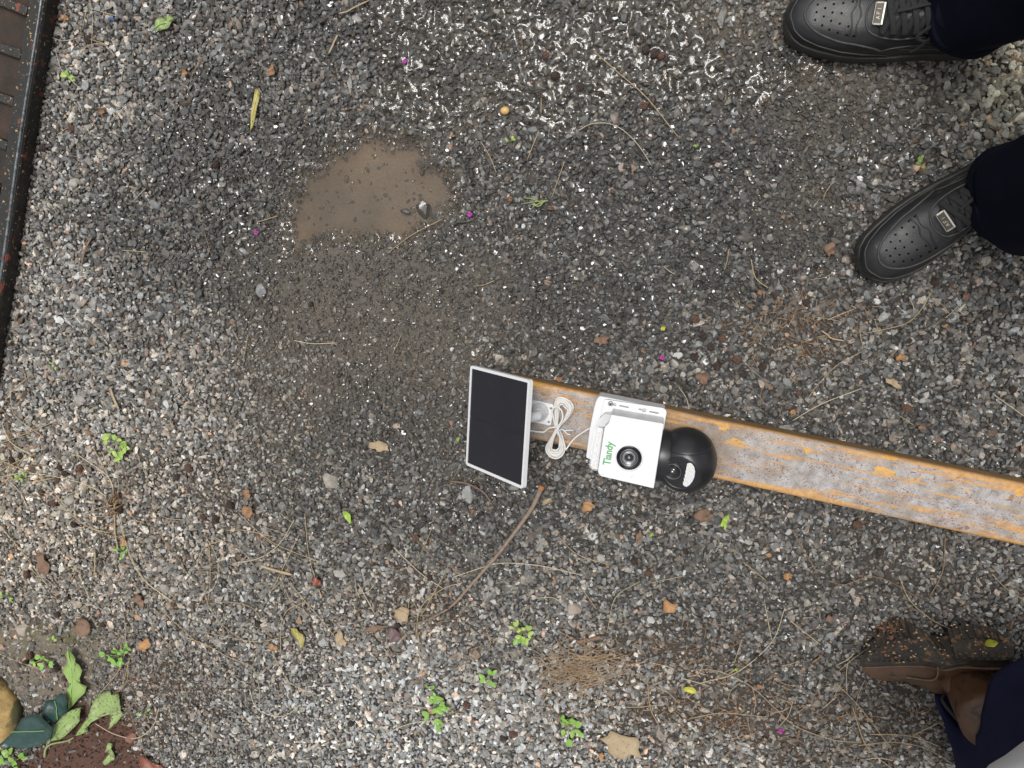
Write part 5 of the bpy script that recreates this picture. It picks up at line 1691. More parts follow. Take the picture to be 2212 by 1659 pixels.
    mk('bark', *tube(path(P, 40), np.interp(np.linspace(0, 1, 40), [0, .1, 1], [.0052, .0042, .0022]) * (1 + .05 * np.sin(np.arange(40) * 1.9)), 10),
       pmat('stick_bark', (.17, .12, .085), (.27, .21, .16), 120, .75, bump=.6, bscale=400), T, smooth=True)
    c = np.array(P[0]); d = np.array(P[0]) - np.array(P[1]); d /= np.linalg.norm(d); s1 = np.cross(d, [0, 0, 1.]); s2 = np.cross(s1, d)
    mk('cut_end', *revolve(c, [(.0065, -.003), (.0068, .001), (.0055, .0035), (.002, .0045)], s1, s2, d, 12, False, True), pmat('cut_wood', (.38, .15, .06), (.3, .12, .05), 200, .7), T, smooth=True)
    S = [(960, 1316), (935, 1330), (910, 1340), (885, 1343)]
    mk('forked_tip', *tube(path([(*G(u, v)[:2], surf(G(u, v)) + .008) for u, v in S], 14), np.linspace(.0026, .0015, 14), 7), pmat('stick_tip_bark', (.13, .09, .06), (.2, .15, .11), 120, .8), T, smooth=True)
    # thin curved root left of it
    S = [(975, 1037), (1005, 1040), (1030, 1050), (1048, 1062), (1062, 1080)]
    o = mk('twig', *tube(path([(*G(u, v)[:2], surf(G(u, v)) + .007) for u, v in S], 20), .0016, 6), LM['brown'], None, smooth=True); tag(o, 'thin curved brown twig under the solar panel corner', 'twig')
    S = [(253, 1080), (254, 1120), (256, 1150), (262, 1180)]
    o = mk('twig', *tube(path([(*G(u, v)[:2], surf(G(u, v)) + .007) for u, v in S], 20), .0017, 6), LM['pale'], None, smooth=True); tag(o, 'straight brown stalk under the dry grass tuft at left', 'twig')


litter_leaves()


# ------------------------------------------------------------------ weeds
def oval_leaf_mesh(name, mat):
    V = []; F = []
    n = 12
    for k, sc in enumerate((1.0, .55)):
        for i in range(n):
            q = 2 * math.pi * i / n
            x = .5 + .5 * math.cos(q) * sc; y = .36 * math.sin(q) * sc * (1 - .2 * math.cos(q))
            V.append((x, y, .10 * (x - .5) ** 2 * -2 + .18 * abs(y)))
    V.append((.5, 0, -.02))
    for i in range(n):
        j = (i + 1) % n
        F.append((i, j, n + j, n + i)); F.append((n + i, n + j, 2 * n))
    me = bpy.data.meshes.new(name); me.from_pydata(V, [], F); me.materials.append(mat)
    me.polygons.foreach_set('use_smooth', [True] * len(F)); me.update()
    return me


WEED = [oval_leaf_mesh('weed_leaf', pmat('weed_green', (.16, .30, .045), (.23, .38, .075), 80, .45)), oval_leaf_mesh('weed_leaf', pmat('weed_deep_green', (.13, .30, .04), (.22, .42, .08), 80, .4)),
        oval_leaf_mesh('weed_leaf', pmat('weed_lime', (.25, .38, .07), (.33, .43, .11), 80, .45))]
STEMM = pmat('weed_stem', (.2, .3, .08), (.3, .3, .12), 100, .5)


def weed(px, py, pts, size, label, kind=0, seed=0):
    rg = np.random.default_rng(seed + 50)
    b = G(px, py); z = surf(b) + .003
    T = empty('weed', (b[0], b[1], z), label, 'weed', 'small green weeds sprouting in the gravel')
    stems = []
    for (u, v, s) in pts:
        p = G(u, v); d = p[:2] - b[:2]; hh = .008 + .006 * rg.random()
        tip = np.array([p[0], p[1], z + hh])
        stems.append(tube(path([(b[0], b[1], z), (b[0] + d[0] * .5, b[1] + d[1] * .5, z + hh * .8), tuple(tip)], 6), .0007, 5))
        a = math.atan2(d[1], d[0]) + rg.normal(0, .5)
        for k in range(s):
            o = bpy.data.objects.new('leaf', WEED[(kind + (rg.random() < .3)) % 3]); COL.objects.link(o); o.parent = T
            sz = size * rg.uniform(.7, 1.2) * .00085
            o.scale = (sz, sz * rg.uniform(.8, 1.1), sz)
            o.rotation_euler = (rg.normal(0, .25), rg.normal(-.15, .25), a + (k - (s - 1) / 2) * 1.5 + rg.normal(0, .3))
            o.location = (tip[0] - b[0], tip[1] - b[1], hh + .001 * k)
    mk('stem', *join(*stems), STEMM, T, smooth=True)


def weeds():
    weed(262, 955, [(247, 940, 3), (240, 946, 2), (262, 945, 3), (270, 955, 2), (278, 962, 3), (255, 970, 2), (268, 975, 3), (262, 987, 2), (272, 980, 1)], 15, 'round leaved lime weed left of centre, tallest of the left weeds', 2, 1)
    weed(1129, 1357, [(1112, 1347, 1), (1120, 1343, 2), (1128, 1350, 3), (1140, 1348, 2), (1145, 1360, 2), (1130, 1365, 3), (1120, 1372, 2), (1138, 1372, 2)], 14, 'small bushy green weed right of the long stick', 2, 2)
    weed(1062, 1456, [(1050, 1459, 2), (1064, 1450, 2), (1066, 1462, 2)], 15, 'tiny three leaved green weed at bottom centre', 0, 3)
    weed(945, 1520, [(934, 1482, 2), (945, 1497, 3), (938, 1510, 2), (955, 1512, 2), (948, 1525, 3), (930, 1535, 2), (962, 1522, 2), (950, 1545, 2), (948, 1560, 2)], 17, 'tall narrow bright green weed at bottom centre left', 0, 4)
    weed(1230, 1560, [(1216, 1542, 2), (1222, 1555, 2), (1232, 1552, 3), (1244, 1552, 3), (1220, 1567, 2), (1240, 1566, 2), (1230, 1585, 2), (1250, 1572, 1)], 16, 'spreading green weed at bottom centre right', 0, 5)
    weed(262, 1412, [(238, 1405, 2), (252, 1412, 3), (262, 1402, 3), (270, 1418, 3), (280, 1400, 2), (284, 1392, 2), (258, 1422, 2)], 15, 'leafy green weed beside the orange leaf fragments', 1, 6)
    weed(104, 1418, [(88, 1422, 2), (98, 1412, 2), (108, 1412, 3), (118, 1424, 2), (106, 1428, 2)], 14, 'pale green weed above the mossy rock', 1, 7)
    weed(272, 1184, [(266, 1180, 2), (274, 1178, 2), (282, 1184, 2), (275, 1192, 2)], 9, 'tiny green weed under the dry grass tuft', 1, 8)
    weed(34, 1640, [(20, 1632, 3), (30, 1620, 3), (42, 1635, 3), (30, 1650, 3), (55, 1628, 2), (64, 1622, 2), (45, 1652, 2)], 19, 'leafy green weed in the bottom left corner', 0, 9)
    weed(20, 1284, [(12, 1282, 2), (24, 1280, 1), (28, 1288, 2)], 13, 'small green weed at the left edge', 1, 10)
    weed(57, 1027, [(52, 1025, 2), (62, 1023, 2), (58, 1033, 2)], 11, 'small pale green sprout among dry needles at left', 2, 11)
    weed(158, 172, [(150, 170, 2), (160, 168, 3), (166, 174, 2)], 12, 'small lime sprout beside the steel grating', 2, 12)
    weed(124, 1372, [(118, 1370, 1), (128, 1374, 2)], 11, 'two leaved pale sprout on the mossy dirt', 2, 13)
    weed(125, 788, [(123, 784, 1), (127, 791, 1)], 8, 'tiny two leaved sprout near the end of the steel grating', 2, 14)
    weed(1104, 308, [(1100, 306, 1), (1110, 304, 2)], 9, 'tiny yellow green sprout on the wet gravel', 2, 15)
    weed(320, 1538, [(312, 1532, 2), (322, 1540, 2), (326, 1528, 1)], 8, 'crushed tiny green weed right of the red soil', 1, 16)
    # grass sprig
    b = G(1155, 438)
    bl = []
    for pts in ([(1186, 434), (1160, 436), (1128, 441)], [(1182, 434), (1158, 444), (1150, 452)], [(1170, 438), (1150, 430), (1132, 428)], [(1176, 436), (1165, 446), (1148, 441)]):
        bl.append(tube(path([(*G(u, v)[:2], surf(b) + .008 + .001 * i) for i, (u, v) in enumerate(pts)], 12), np.linspace(.0015, .0006, 12), 5, .5))
    o = mk('grass_sprig', *join(*bl), pmat('sprig_green', (.15, .2, .06), (.26, .3, .1), 60, .5), None, smooth=True)
    tag(o, 'limp green grass sprig right of the puddle', 'grass')


weeds()

# ------------------------------------------------------------------ pine needles, cones, petals
NEEDLE = [pmat('dry_needle', (.38, .28, .15), (.48, .37, .22), 90, .6), pmat('brown_needle', (.22, .13, .07), (.30, .19, .1), 90, .6), pmat('pale_needle', (.5, .42, .28), (.58, .5, .35), 90, .6)]
N_ALL = []


MARKS = [((800, 400), 'the puddle', 200), ((1080, 920), 'the solar panel', 110), ((1480, 1000), 'the black ball head', 70), ((1950, 1100), 'the right end of the beam', 120), ((1900, 70), 'the upper sneaker', 170),
         ((1990, 450), 'the lower sneaker', 170), ((1980, 1420), 'the brown boot', 140), ((1262, 1430), 'the needle heap', 80), ((1080, 1190), 'the long stick', 60), ((20, 1520), 'the mossy rock', 80), ((210, 1600), 'the red soil', 90),
         ((1490, 1485), 'the yellow oval leaf', 20), ((262, 955), 'the tall lime weed', 30), ((252, 1090), 'the dry grass tuft', 20), ((553, 240), 'the narrow yellow leaf blade', 30), ((363, 55), 'the torn green leaf', 25),
         ((945, 1520), 'the tall bright green weed', 40), ((1093, 241), 'the orange nut', 12), ((1445, 1302), 'the large tan dead leaf', 20), ((1230, 1560), 'the spreading green weed', 25), ((60, 250), 'the steel grating', 60),
         ((1129, 1357), 'the bushy green weed', 20), ((650, 1368), 'the yellowing curled leaf', 20), ((540, 1100), 'the reddish tan leaf', 20), ((215, 1500), 'the bitten green leaf', 30), ((262, 1412), 'the leafy left weed', 25),
         ((1155, 438), 'the green grass sprig', 25), ((1385, 95), 'the bright soaked gravel', 60), ((715, 1040), 'the large pale stone', 20), ((600, 1228), 'the flat piece of wood', 30), ((870, 1330), 'the purple bark piece', 25), ((1302, 732), 'the curled brown leaf', 20), ((1790, 538), 'the flat brown leaf', 20), ((1925, 823), 'the twisted pale leaf', 25), ((1345, 1600), 'the broad crumbled tan leaf', 40), ((1240, 1315), 'the rounded brownish stone', 20)]


def where(u, v):
    k = min(MARKS, key=lambda m: math.hypot(u - m[0][0], v - m[0][1]) - m[2])
    dx, dy = u - k[0][0], v - k[0][1]; d = math.hypot(dx, dy)
    if d < k[2] * .5: return 'lying beside ' + k[1]
    near = 'just ' if d < k[2] + 45 else ('' if d < k[2] + 120 else 'well ')
    if abs(dx) > 2 * abs(dy): w = 'left of' if dx < 0 else 'right of'
    elif abs(dy) > 2 * abs(dx): w = 'above' if dy < 0 else 'below'
    else: w = ('above and ' if dy < 0 else 'below and ') + ('left of' if dx < 0 else 'right of')
    return near + w + ' ' + k[1]


def needle(pts, r=.0008, mat=None, k=0):
    r = r * .85
    rg = np.random.default_rng(len(N_ALL) + 900)
    P = []
    for u, v in pts:
        g = G(u, v); P.append((g[0], g[1], surf(g) + .0075 + rg.uniform(-.001, .002)))
    o = mk('pine_needle', *tube(path(P, max(8, 5 * len(pts))), r * rg.uniform(.8, 1.15), 4), mat or NEEDLE[int(rg.choice([0, 0, 0, 1, 2]))], None, smooth=True)
    A = np.array(pts, float); L_ = np.linalg.norm(np.diff(A, axis=0), axis=1).sum(); ch = np.linalg.norm(A[-1] - A[0])
    size = 'short' if L_ < 55 else ('long' if L_ > 130 else 'medium')
    bend = 'straight' if ch > .985 * L_ else ('slightly bent' if ch > .93 * L_ else 'curved')
    tone = {NEEDLE[0].name: 'tan', NEEDLE[1].name: 'brown', NEEDLE[2].name: 'pale'}.get(o.data.materials[0].name, 'tan')
    md = A[len(A) // 2] if len(A) > 2 else A.mean(0)
    tag(o, '%s %s %s pine needle %s' % (size, bend, tone, where(*md)), 'pine needle', 'dry pine needles scattered on the gravel')
    N_ALL.append(o)


def needles():
    f6 = lambda u, v: (u / 3, 1106 + v / 3)
    for s in ([(935, 10), (1050, 130), (1180, 290), (1260, 350), (1345, 360)], [(795, 0), (860, 240), (960, 430), (1050, 500), (1150, 570)], [(1050, 500), (1100, 640), (1200, 740), (1320, 860)],
              [(700, 700), (800, 840), (880, 930)], [(790, 550), (830, 680), (835, 900)], [(920, 420), (880, 650), (870, 830)], [(1330, 760), (1500, 800), (1680, 825), (1880, 790)],
              [(1210, 790), (1350, 850), (1500, 930), (1640, 990), (1690, 1100), (1695, 1230)], [(1370, 580), (1500, 570), (1640, 600), (1710, 680)], [(1340, 490), (1380, 620), (1480, 740), (1600, 820)],
              [(1350, 150), (1420, 280), (1430, 400), (1390, 500)], [(1290, 340), (1320, 250), (1370, 200), (1490, 170)], [(1490, 110), (1600, 110), (1800, 155)], [(1560, 0), (1700, 130), (1830, 215), (2080, 310)],
              [(1950, 140), (1880, 280), (1780, 490)], [(1830, 900), (1835, 720), (1880, 620), (1990, 570)], [(1900, 460), (2020, 600), (2110, 700), (2211, 830)], [(1770, 880), (1830, 1000), (1900, 1100), (2060, 1170)],
              [(640, 1350), (760, 1420), (900, 1450), (1000, 1380), (1040, 1260)], [(0, 890), (140, 950), (300, 1005)], [(830, 900), (790, 1010), (650, 1180)], [(850, 950), (830, 1100), (700, 1200)], [(860, 930), (800, 1150)],
              [(1630, 1130), (1660, 1230), (1720, 1290), (1850, 1310), (1960, 1230)], [(1990, 0), (2010, 250), (2050, 420), (2100, 540)], [(830, 1180), (870, 1320), (960, 1570), (965, 1610)], [(1370, 200), (1380, 400), (1360, 600)],
              [(1360, 480), (1300, 600), (1270, 710)], [(1920, 40), (1820, 200), (1690, 290), (1530, 320)], [(560, 20), (620, 90), (720, 120)], [(540, 390), (600, 540)], [(640, 230), (635, 390)]):
        needle([f6(*p) for p in s], .00085)
    fl = lambda u, v: (u * .5106, 810 + v * .5106)
    for s in ([(495, 540), (480, 450), (400, 300)], [(495, 540), (470, 430), (330, 330)], [(500, 540), (510, 440), (440, 320)], [(520, 540), (545, 430), (460, 310)], [(490, 540), (400, 470), (270, 520), (280, 550)],
              [(490, 545), (420, 560), (370, 590), (460, 590)], [(510, 580), (560, 750), (620, 850), (740, 950)], [(470, 510), (350, 450), (140, 410), (0, 430)], [(480, 660), (400, 640), (300, 570)],
              [(0, 290), (120, 245), (250, 190)], [(0, 250), (60, 240), (130, 240)], [(0, 380), (100, 384), (200, 380)], [(0, 410), (80, 365), (160, 330)], [(0, 440), (120, 436), (250, 420)], [(40, 330), (80, 160), (130, 0)],
              [(0, 170), (60, 70), (140, 0)], [(60, 30), (70, 160), (190, 260)], [(10, 600), (40, 450), (50, 330)], [(60, 450), (100, 500), (130, 560)], [(0, 620), (100, 740), (230, 900)], [(350, 840), (375, 890), (395, 935)],
              [(0, 330), (60, 290), (180, 300)], [(20, 200), (60, 280), (140, 330)], [(0, 480), (60, 420), (120, 330)], [(90, 380), (60, 300), (40, 180)], [(0, 350), (70, 380), (180, 430), (300, 560)], [(420, 740), (418, 840)]):
        needle([fl(*p) for p in s], .00095)
    f7 = lambda u, v: (737 + u * .581, 1106 + v * .581)
    for s in ([(200, 125), (300, 220), (380, 275)], [(260, 70), (360, 170), (510, 235)], [(420, 235), (560, 190), (640, 182), (760, 195), (890, 225)], [(455, 255), (380, 280), (300, 350), (280, 470)], [(290, 440), (300, 560), (310, 650)],
              [(640, 400), (760, 490), (840, 540)], [(810, 85), (880, 150), (1005, 190)], [(1110, 250), (1020, 310), (990, 440)], [(725, 770), (770, 670), (860, 590)], [(880, 640), (980, 700), (1080, 715), (1190, 707)],
              [(150, 690), (300, 720), (500, 745), (570, 700), (610, 640)], [(20, 470), (100, 510), (250, 520)], [(60, 640), (100, 730), (150, 800)], [(1140, 640), (1150, 720), (1180, 780)], [(130, 840), (260, 780), (420, 765)],
              [(1150, 550), (1230, 570)], [(900, 280), (950, 350)], [(730, 310), (790, 310), (830, 335)], [(1150, 255), (1270, 230)], [(410, 180), (330, 330), (300, 380)], [(540, 420), (560, 480)], [(70, 260), (130, 370)]):
        needle([f7(*p) for p in s], .0008)
    f8 = lambda u, v: (1474 + u * .581, 1106 + v * .581)
    for s in ([(30, 580), (130, 585), (250, 640), (340, 720), (420, 790), (560, 840), (660, 845)], [(380, 350), (330, 480), (200, 590), (60, 630)], [(0, 610), (100, 640)], [(30, 760), (150, 740), (310, 755)],
              [(540, 250), (600, 265), (720, 235), (890, 320)], [(800, 230), (840, 320), (920, 390), (1010, 435)], [(735, 465), (650, 520), (580, 580)], [(570, 630), (650, 710), (770, 865)],
              [(630, 720), (680, 860), (780, 950)], [(650, 860), (780, 845), (900, 870), (1030, 945)], [(690, 815), (840, 820), (950, 860)], [(950, 770), (850, 820)], [(970, 85), (960, 210), (910, 310)], [(1140, 220), (1200, 280), (1270, 325)],
              [(405, 60), (450, 140), (500, 220)], [(305, 335), (330, 470)], [(400, 400), (510, 485)], [(225, 180), (310, 250)], [(520, 720), (570, 680)], [(220, 470), (190, 560)], [(535, 950), (580, 850)]):
        needle([f8(*p) for p in s], .0008)
    f2 = lambda u, v: (737 + u / 3, v / 3)
    for s in ([(1540, 850), (1620, 810), (1730, 805), (1830, 850), (1930, 950), (2010, 1075)], [(1640, 340), (1800, 480), (1980, 640), (2180, 890)], [(910, 920), (970, 1020), (1010, 1120)], [(1450, 1050), (1370, 1280)],
              [(310, 1640), (450, 1530), (660, 1420)], [(1285, 850), (1210, 1040)], [(1300, 640), (1300, 740)], [(1170, 180), (1180, 350)]):
        needle([f2(*p) for p in s], .0008)
    f5 = lambda u, v: (1474 + u / 3, 553 + v / 3)
    for s in ([(1190, 495), (1420, 440), (1520, 360), (1600, 230)], [(800, 930), (870, 830), (1000, 700), (1160, 615)], [(710, 1060), (900, 950), (1150, 855)], [(2000, 890), (2211, 1040)], [(440, 20), (470, 140), (550, 205)],
              [(1800, 700), (1880, 650)], [(1400, 1030), (1490, 1090)]):
        needle([f5(*p) for p in s], .00075)
    f4 = lambda u, v: (u / 3, 341 + v / 3)
    for s in ([(1305, 230), (1305, 340), (1350, 510), (1380, 625)], [(1920, 1180), (2040, 1200), (2200, 1195)], [(330, 280), (400, 370)], [(385, 560), (325, 700)], [(810, 598), (960, 610)], [(1620, 1140), (1595, 1300)], [(1520, 1110), (1560, 1180)]):
        needle([f4(*p) for p in s], .0007)
    f1 = lambda u, v: (u / 3, v / 3)
    for s in ([(600, 0), (620, 130), (615, 300)], [(450, 20), (510, 140)], [(360, 250), (430, 272), (540, 250)], [(380, 340), (430, 470), (550, 585)], [(540, 360), (600, 300), (700, 300), (765, 370)], [(600, 60), (780, 115)],
              [(1340, 360), (1290, 450), (1230, 580)], [(770, 780), (840, 680)], [(395, 880), (470, 825)], [(590, 40), (560, 200)], [(880, 1310), (960, 1220)], [(1680, 1440), (1810, 1400)], [(545, 240), (720, 300)], [(820, 440), (805, 540)]):
        needle([f1(*p) for p in s], .0007)
    # short broken needles
    rg = np.random.default_rng(77)
    areas = [(330, 1150, 330, 160, 34), (900, 1300, 300, 130, 22), (1600, 1480, 350, 110, 26), (1750, 720, 260, 160, 14), (1250, 950, 800, 500, 22), (200, 1330, 180, 80, 8)]
    for cx, cy, sx, sy, n in areas:
        for _ in range(n):
            x = rg.normal(cx, sx * .6); y = rg.normal(cy, sy * .6)
            if not (10 < x < 2200 and 10 < y < 1650): continue
            if len(N_ALL) > 270: break
            a = rg.uniform(0, 6.28); l = rg.uniform(12, 34); bend = rg.normal(0, 4)
            needle([(x - l * math.cos(a), y - l * math.sin(a)), (x + bend * math.sin(a), y - bend * math.cos(a)), (x + l * math.cos(a), y + l * math.sin(a))], .0006)
    # heap of needles
    T = []
    for _ in range(105):
        x = rg.normal(1262, 48); y = rg.normal(1430, 24)
        a = rg.normal(-.15, .6) + (math.pi if rg.random() < .5 else 0); l = rg.uniform(25, 62); b = rg.normal(0, 6)
        P = []
        for t, o in ((-1, 0), (0, b), (1, 0)):
            u = x + t * l * math.cos(a) - o * math.sin(a); v = y + t * l * math.sin(a) + o * math.cos(a)
            g = G(u, v); P.append((g[0], g[1], surf(g) + .008 + rg.uniform(0, .009)))
        T.append(tube(path(P, 9), rg.uniform(.00045, .0007), 4))
    o = mk('needle_heap', *join(*T), pmat('heap_needle', (.25, .165, .095), (.40, .29, .18), 40, .65), None, smooth=True)
    tag(o, 'heap of dry tan pine needles at bottom centre', 'needle heap', kind='stuff')
    # short brown duff on the soil
    T = []
    for cx, cy, sx, sy, n in ((1720, 700, 80, 45, 260), (1560, 1545, 260, 50, 420), (1450, 1420, 160, 50, 200), (870, 1360, 110, 50, 160), (2030, 1560, 160, 90, 160), (330, 1480, 80, 60, 120), (60, 130, 60, 160, 0)):
        for _ in range(n):
            x = rg.normal(cx, sx); y = rg.normal(cy, sy); a = rg.uniform(0, 6.28); l = rg.uniform(4, 13)
            g0 = G(x - l * math.cos(a), y - l * math.sin(a)); g1 = G(x + l * math.cos(a), y + l * math.sin(a))
            z = .0035 + rg.uniform(0, .004)
            T.append(tube(np.array([(g0[0], g0[1], z), (g1[0], g1[1], z + rg.uniform(-.001, .001))]), rg.uniform(.0004, .0007), 3))
    o = mk('needle_litter', *join(*T), NEEDLE[1], None)
    tag(o, 'short broken brown needle litter between the stones', 'litter', kind='stuff')
    # dry grass tuft base at left with cones
    T = []
    for _ in range(26):
        a = rg.uniform(0, 6.28); l = rg.uniform(10, 24)
        g0 = G(252 + 6 * math.cos(a), 1090 + 6 * math.sin(a)); g1 = G(252 + l * math.cos(a), 1085 + l * math.sin(a) * 1.2)
        T.append(tube(path([(g0[0], g0[1], .004), ((g0[0] + g1[0]) / 2, (g0[1] + g1[1]) / 2, .02), (g1[0], g1[1], .012)], 7), .0011, 5))
    o = mk('dry_tuft', *join(*T), NEEDLE[1], None, smooth=True)
    tag(o, 'brown dead tuft base with long dry stems at left', 'grass tuft')


needles()


def cones():
    V = ICO3[0].copy()
    ph = np.arctan2(V[:, 1], V[:, 2]); x = V[:, 0]
    bump = .5 + .5 * np.sin(10 * ph + 8 * np.floor(x * 5)) * np.sin(x * 16)
    W = V * (1 + .5 * (bump - .5))[:, None] * np.array([1.15, .9, .9])
    base = None
    mats = [pmat('cone_dark', (.022, .014, .011), (.05, .03, .022), 200, .75), pmat('cone_brown', (.07, .035, .025), (.11, .06, .04), 200, .75)]
    meshes = []
    for m in mats:
        me = bpy.data.meshes.new('seed_cone'); me.from_pydata([tuple(v) for v in W], [], ICO3[1]); me.materials.append(m); me.update(); meshes.append(me)
    rg = np.random.default_rng(21)
    pts = [(258, 1070), (246, 1082), (262, 1098), (176, 1010), (132, 1010), (142, 1022), (128, 1035), (48, 985), (30, 992), (92, 1062), (112, 1086), (165, 1130), (120, 1085), (1395, 110), (1415, 118), (1428, 122), (1440, 130), (1254, 190), (1180, 120),
           (1200, 165), (1300, 205), (1390, 230), (196, 88), (340, 48), (160, 278), (100, 320), (471, 355), (1503, 690), (1518, 725), (1535, 748), (1560, 730), (1548, 790), (1500, 770), (1590, 775), (1608, 806), (1646, 790), (1725, 848), (1740, 652),
           (2015, 610), (1955, 880), (2185, 840), (1960, 735), (1800, 680), (470, 1120), (500, 1090), (440, 1115), (860, 1350), (842, 1180), (900, 1160), (930, 1245), (980, 1140), (640, 1290), (690, 1262), (560, 1345), (380, 1300), (128, 1325), (150, 1290),
           (62, 1240), (180, 1345), (228, 1345), (70, 1412), (82, 1428), (126, 1440), (145, 1462), (60, 1428), (1370, 1210), (1400, 1235), (1480, 1190), (1570, 1010), (1110, 1580), (760, 1560), (660, 1460), (1010, 1520), (1090, 1590), (1640, 1420), (1850, 1130), (1900, 1190), (970, 1310), (410, 1010), (385, 1030)]
    for i, (u, v) in enumerate(pts):
        g = G(u, v)
        o = bpy.data.objects.new('seed_cone', meshes[i % 3 == 0]); COL.objects.link(o)
        s = rg.uniform(.0048, .0072) * (1.0 if v < 1000 else 1.1)
        o.scale = (s, s, s); o.location = (g[0], g[1], surf(g) + s * .75); o.rotation_euler = (rg.uniform(0, 6.28), rg.normal(0, .3), rg.uniform(0, 6.28))
        tag(o, '%s seed cone %s' % ('reddish brown' if i % 3 == 0 else 'small blackish brown', where(u, v)), 'seed cone', 'small seed cones scattered on the gravel')
    # bright nut
    g = G(1093, 241)
    V = ICO3[0] * np.array([1, .85, .8]) * .0078
    o = mk('nut', V + np.array([g[0], g[1], surf(g) + .0085]), ICO3[1], pmat('nut_orange', (.55, .33, .12), (.62, .4, .18), 120, .4, c3=(.2, .06, .03), scale3=130, amt3=.62), None, smooth=True)
    tag(o, 'round orange nut on the wet gravel right of the puddle', 'nut')
    pm = pmat('petal_magenta', (.28, .01, .22), (.35, .02, .28), 100, .5)
    for (u, v, s, lab) in ((1017, 464, .004, 'largest magenta petal, right of the puddle'), (558, 503, .0036, 'tiny magenta petal left of the puddle'), (877, 135, .0036, 'tiny magenta petal on wet gravel at top'), (1430, 771, .0036, 'tiny magenta petal above the beam'), (1685, 1574, .004, 'dark magenta petal at lower right')):
        g = G(u, v); T = []
        for k in range(4):
            a = k * 1.57 + .3; c = np.array([g[0] + .6 * s * math.cos(a), g[1] + .6 * s * math.sin(a), surf(g) + .0075 + .0008 * k])
            T.append((c + ICO2[0] * np.array([s * .75, s * .55, s * .22]), ICO2[1]))
        o = mk('petal', *join(*T), pm, None, smooth=True); tag(o, lab, 'petal')
    # a chip of blue plastic
    g = G(248, 44)
    o = mk('plastic_chip', *plate(np.array([(g[0] - .006, g[1], surf(g) + .008), (g[0] + .005, g[1] - .003, surf(g) + .009), (g[0] + .006, g[1] + .001, surf(g) + .009), (g[0] - .004, g[1] + .003, surf(g) + .008)]), [], (0, 0, -.001)), pmat('blue_plastic', (.02, .08, .3), None, 50, .3), None)
    tag(o, 'chip of blue plastic on pale gravel beside the grating', 'plastic chip')


cones()


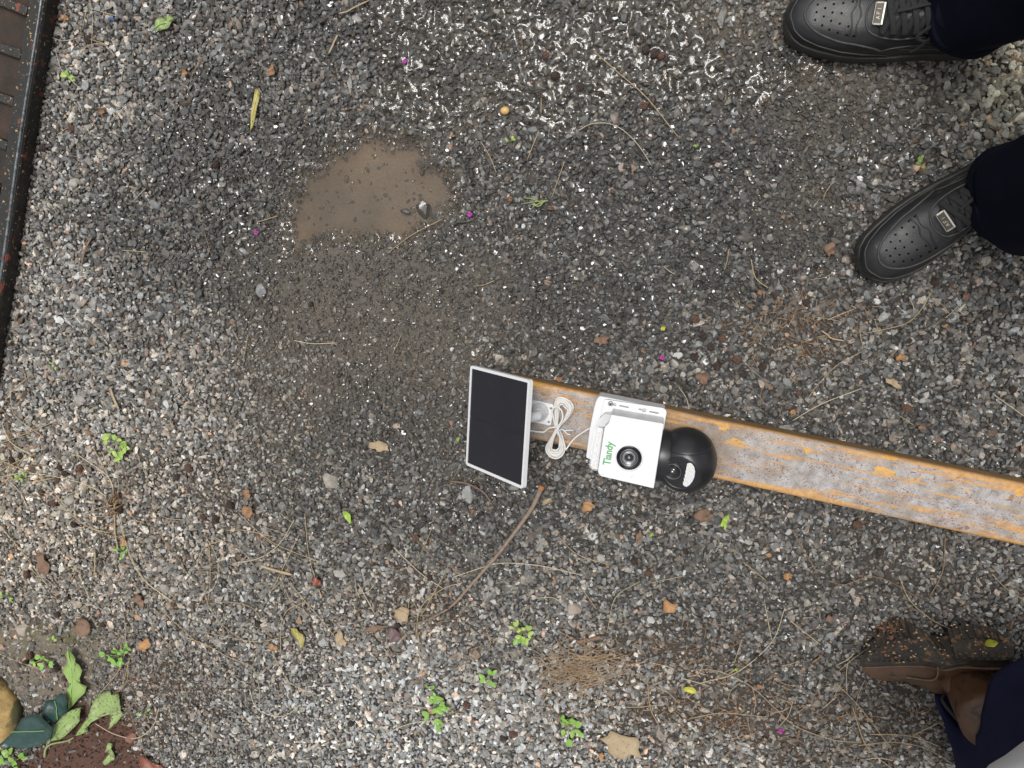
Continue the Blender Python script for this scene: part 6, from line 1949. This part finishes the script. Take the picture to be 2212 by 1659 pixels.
# ------------------------------------------------------------------ larger stones and the mossy rock
def big_stones():
    rows = [(1240, 1315, 30, 32, (.3, .25, .21), 0, 'rounded brownish stone at bottom centre right'), (715, 1040, 36, 38, (.3, .27, .23), .1, 'large pale stone below the silt at centre left'), (1011, 1068, 24, 40, (.26, .26, .25), .15, 'flat pale grey slab below the solar panel'),
            (180, 652, 28, 20, (.3, .24, .19), .1, 'tan oval stone near the end of the grating'), (738, 1240, 28, 24, (.32, .3, .27), 0, 'pale stone left of the stick'), (1610, 513, 42, 26, (.12, .105, .09), .8, 'long dark wet stone left of the lower sneaker'),
            (914, 449, 30, 38, (.07, .06, .05), 1, 'larger dark wet stone standing in the puddle'), (873, 456, 22, 12, (.09, .08, .07), 1, 'small wet stone standing in the puddle'), (52, 1358, 32, 24, (.34, .29, .24), 0, 'flat tan stone on the mossy dirt'),
            (160, 396, 22, 18, (.32, .3, .28), .1, 'pale angular stone right of the grating'), (1298, 1205, 18, 26, (.3, .28, .25), 0, 'pale stone right of the stick top'), (335, 443, 26, 22, (.2, .2, .2), .3, 'smooth grey stone left of the puddle'),
            (567, 627, 22, 26, (.25, .25, .26), .4, 'bluish stone below the puddle corner'), (1735, 600, 18, 16, (.28, .22, .18), .2, 'tan stone near the sneaker toe'), (172, 862, 24, 20, (.3, .29, .27), 0, 'pale grey stone beside the dry needles'),
            (205, 655, 16, 20, (.28, .27, .26), .2, 'small grey stone beside the tan oval stone'), (1235, 225, 16, 14, (.3, .28, .25), .6, 'pale wet stone above the beam line at top'), (358, 1268, 22, 20, (.3, .28, .25), 0, 'pale stone right of the round brown leaf'),
            (150, 1080, 22, 18, (.33, .31, .28), 0, 'large pale stone left of the dry tuft'), (700, 1385, 24, 22, (.3, .3, .3), 0, 'pale speckled stone at lower left centre'), (1405, 1365, 16, 20, (.34, .32, .29), 0, 'pale stone below the large tan leaf'),
            (845, 150, 30, 22, (.06, .058, .055), .9, 'dark wet stone at top left of the soaked gravel'), (1277, 232, 30, 24, (.13, .12, .11), .9, 'large wet stone in the soaked gravel'), (1560, 38, 20, 34, (.2, .19, .17), .7, 'long flat stone left of the upper sneaker'),
            (285, 1592, 28, 22, (.2, .1, .07), 0, 'reddish stone on the red soil')]
    mats = {}
    for i, (u, v, L_, W_, c, wet, lab) in enumerate(rows):
        rg = np.random.default_rng(300 + i)
        g = G(u, v); sc = np.linalg.norm(G(u + 10, v) - g) / 10
        V = rock_shape(ICO3, rg, 12, (1, 1, 1), (.6, .88))
        V = V * np.array([L_ * sc * .55, W_ * sc * .55, min(L_, W_) * sc * .36])
        a = rg.normal(0, .2); R = np.array([[math.cos(a), -math.sin(a), 0], [math.sin(a), math.cos(a), 0], [0, 0, 1]])
        z = surf(g) + (.006 if 'puddle' in lab and 'standing' in lab else .001)
        if 'standing' in lab: z = WATER_Z
        k = 1 - .4 * wet
        m = pmat('loose_stone', tuple(x * k * .8 for x in c), tuple(x * k * 1.2 for x in c), 110, .75 - .55 * wet, bump=.4, bscale=400, coat=.4 * wet, c3=tuple(x * k * .6 for x in c), scale3=300, amt3=.6)
        o = mk('stone', V @ R.T + np.array([g[0], g[1], z]), ICO3[1], m, None)
        tag(o, lab, 'stone', 'larger stones lying in the gravel')
    # mossy rock in the corner
    m, nt, N, L, b = nmat('mossy_rock')
    tc = N.new('ShaderNodeTexCoord').outputs['Object']
    col = ramp(N, L, noise(N, L, 26, 6, .65, tc).outputs[0], [(.35, (.22, .15, .06)), (.55, (.42, .28, .1)), (.7, (.5, .4, .22))])
    col = mixc(N, L, ramp(N, L, noise(N, L, 16, 4, .6, tc, .4).outputs[0], [(.47, 0.0), (.58, 1.0)]), col, (.075, .07, .03))
    L.new(col, b.inputs['Base Color']); setp(b, Roughness=.85)
    bp = N.new('ShaderNodeBump'); bp.inputs['Strength'].default_value = .9; bp.inputs['Distance'].default_value = .004
    L.new(noise(N, L, 90, 6, .7, tc).outputs[0], bp.inputs['Height']); L.new(bp.outputs[0], b.inputs['Normal'])
    rg = np.random.default_rng(4)
    V = rock_shape(ICO4, rg, 7, (1, 1, 1), (.72, .93))
    V *= (1 + .05 * np.sin(V[:, :1] * 7 + 1) * np.sin(V[:, 1:2] * 6))
    g = G(-38, 1535)
    V = V * np.array([.112, .118, .042])
    o = mk('mossy_rock', V + np.array([g[0], g[1], .012]), ICO4[1], m, None, smooth=True)
    tag(o, 'yellow brown mossy rock in the lower left corner', 'rock')


big_stones()
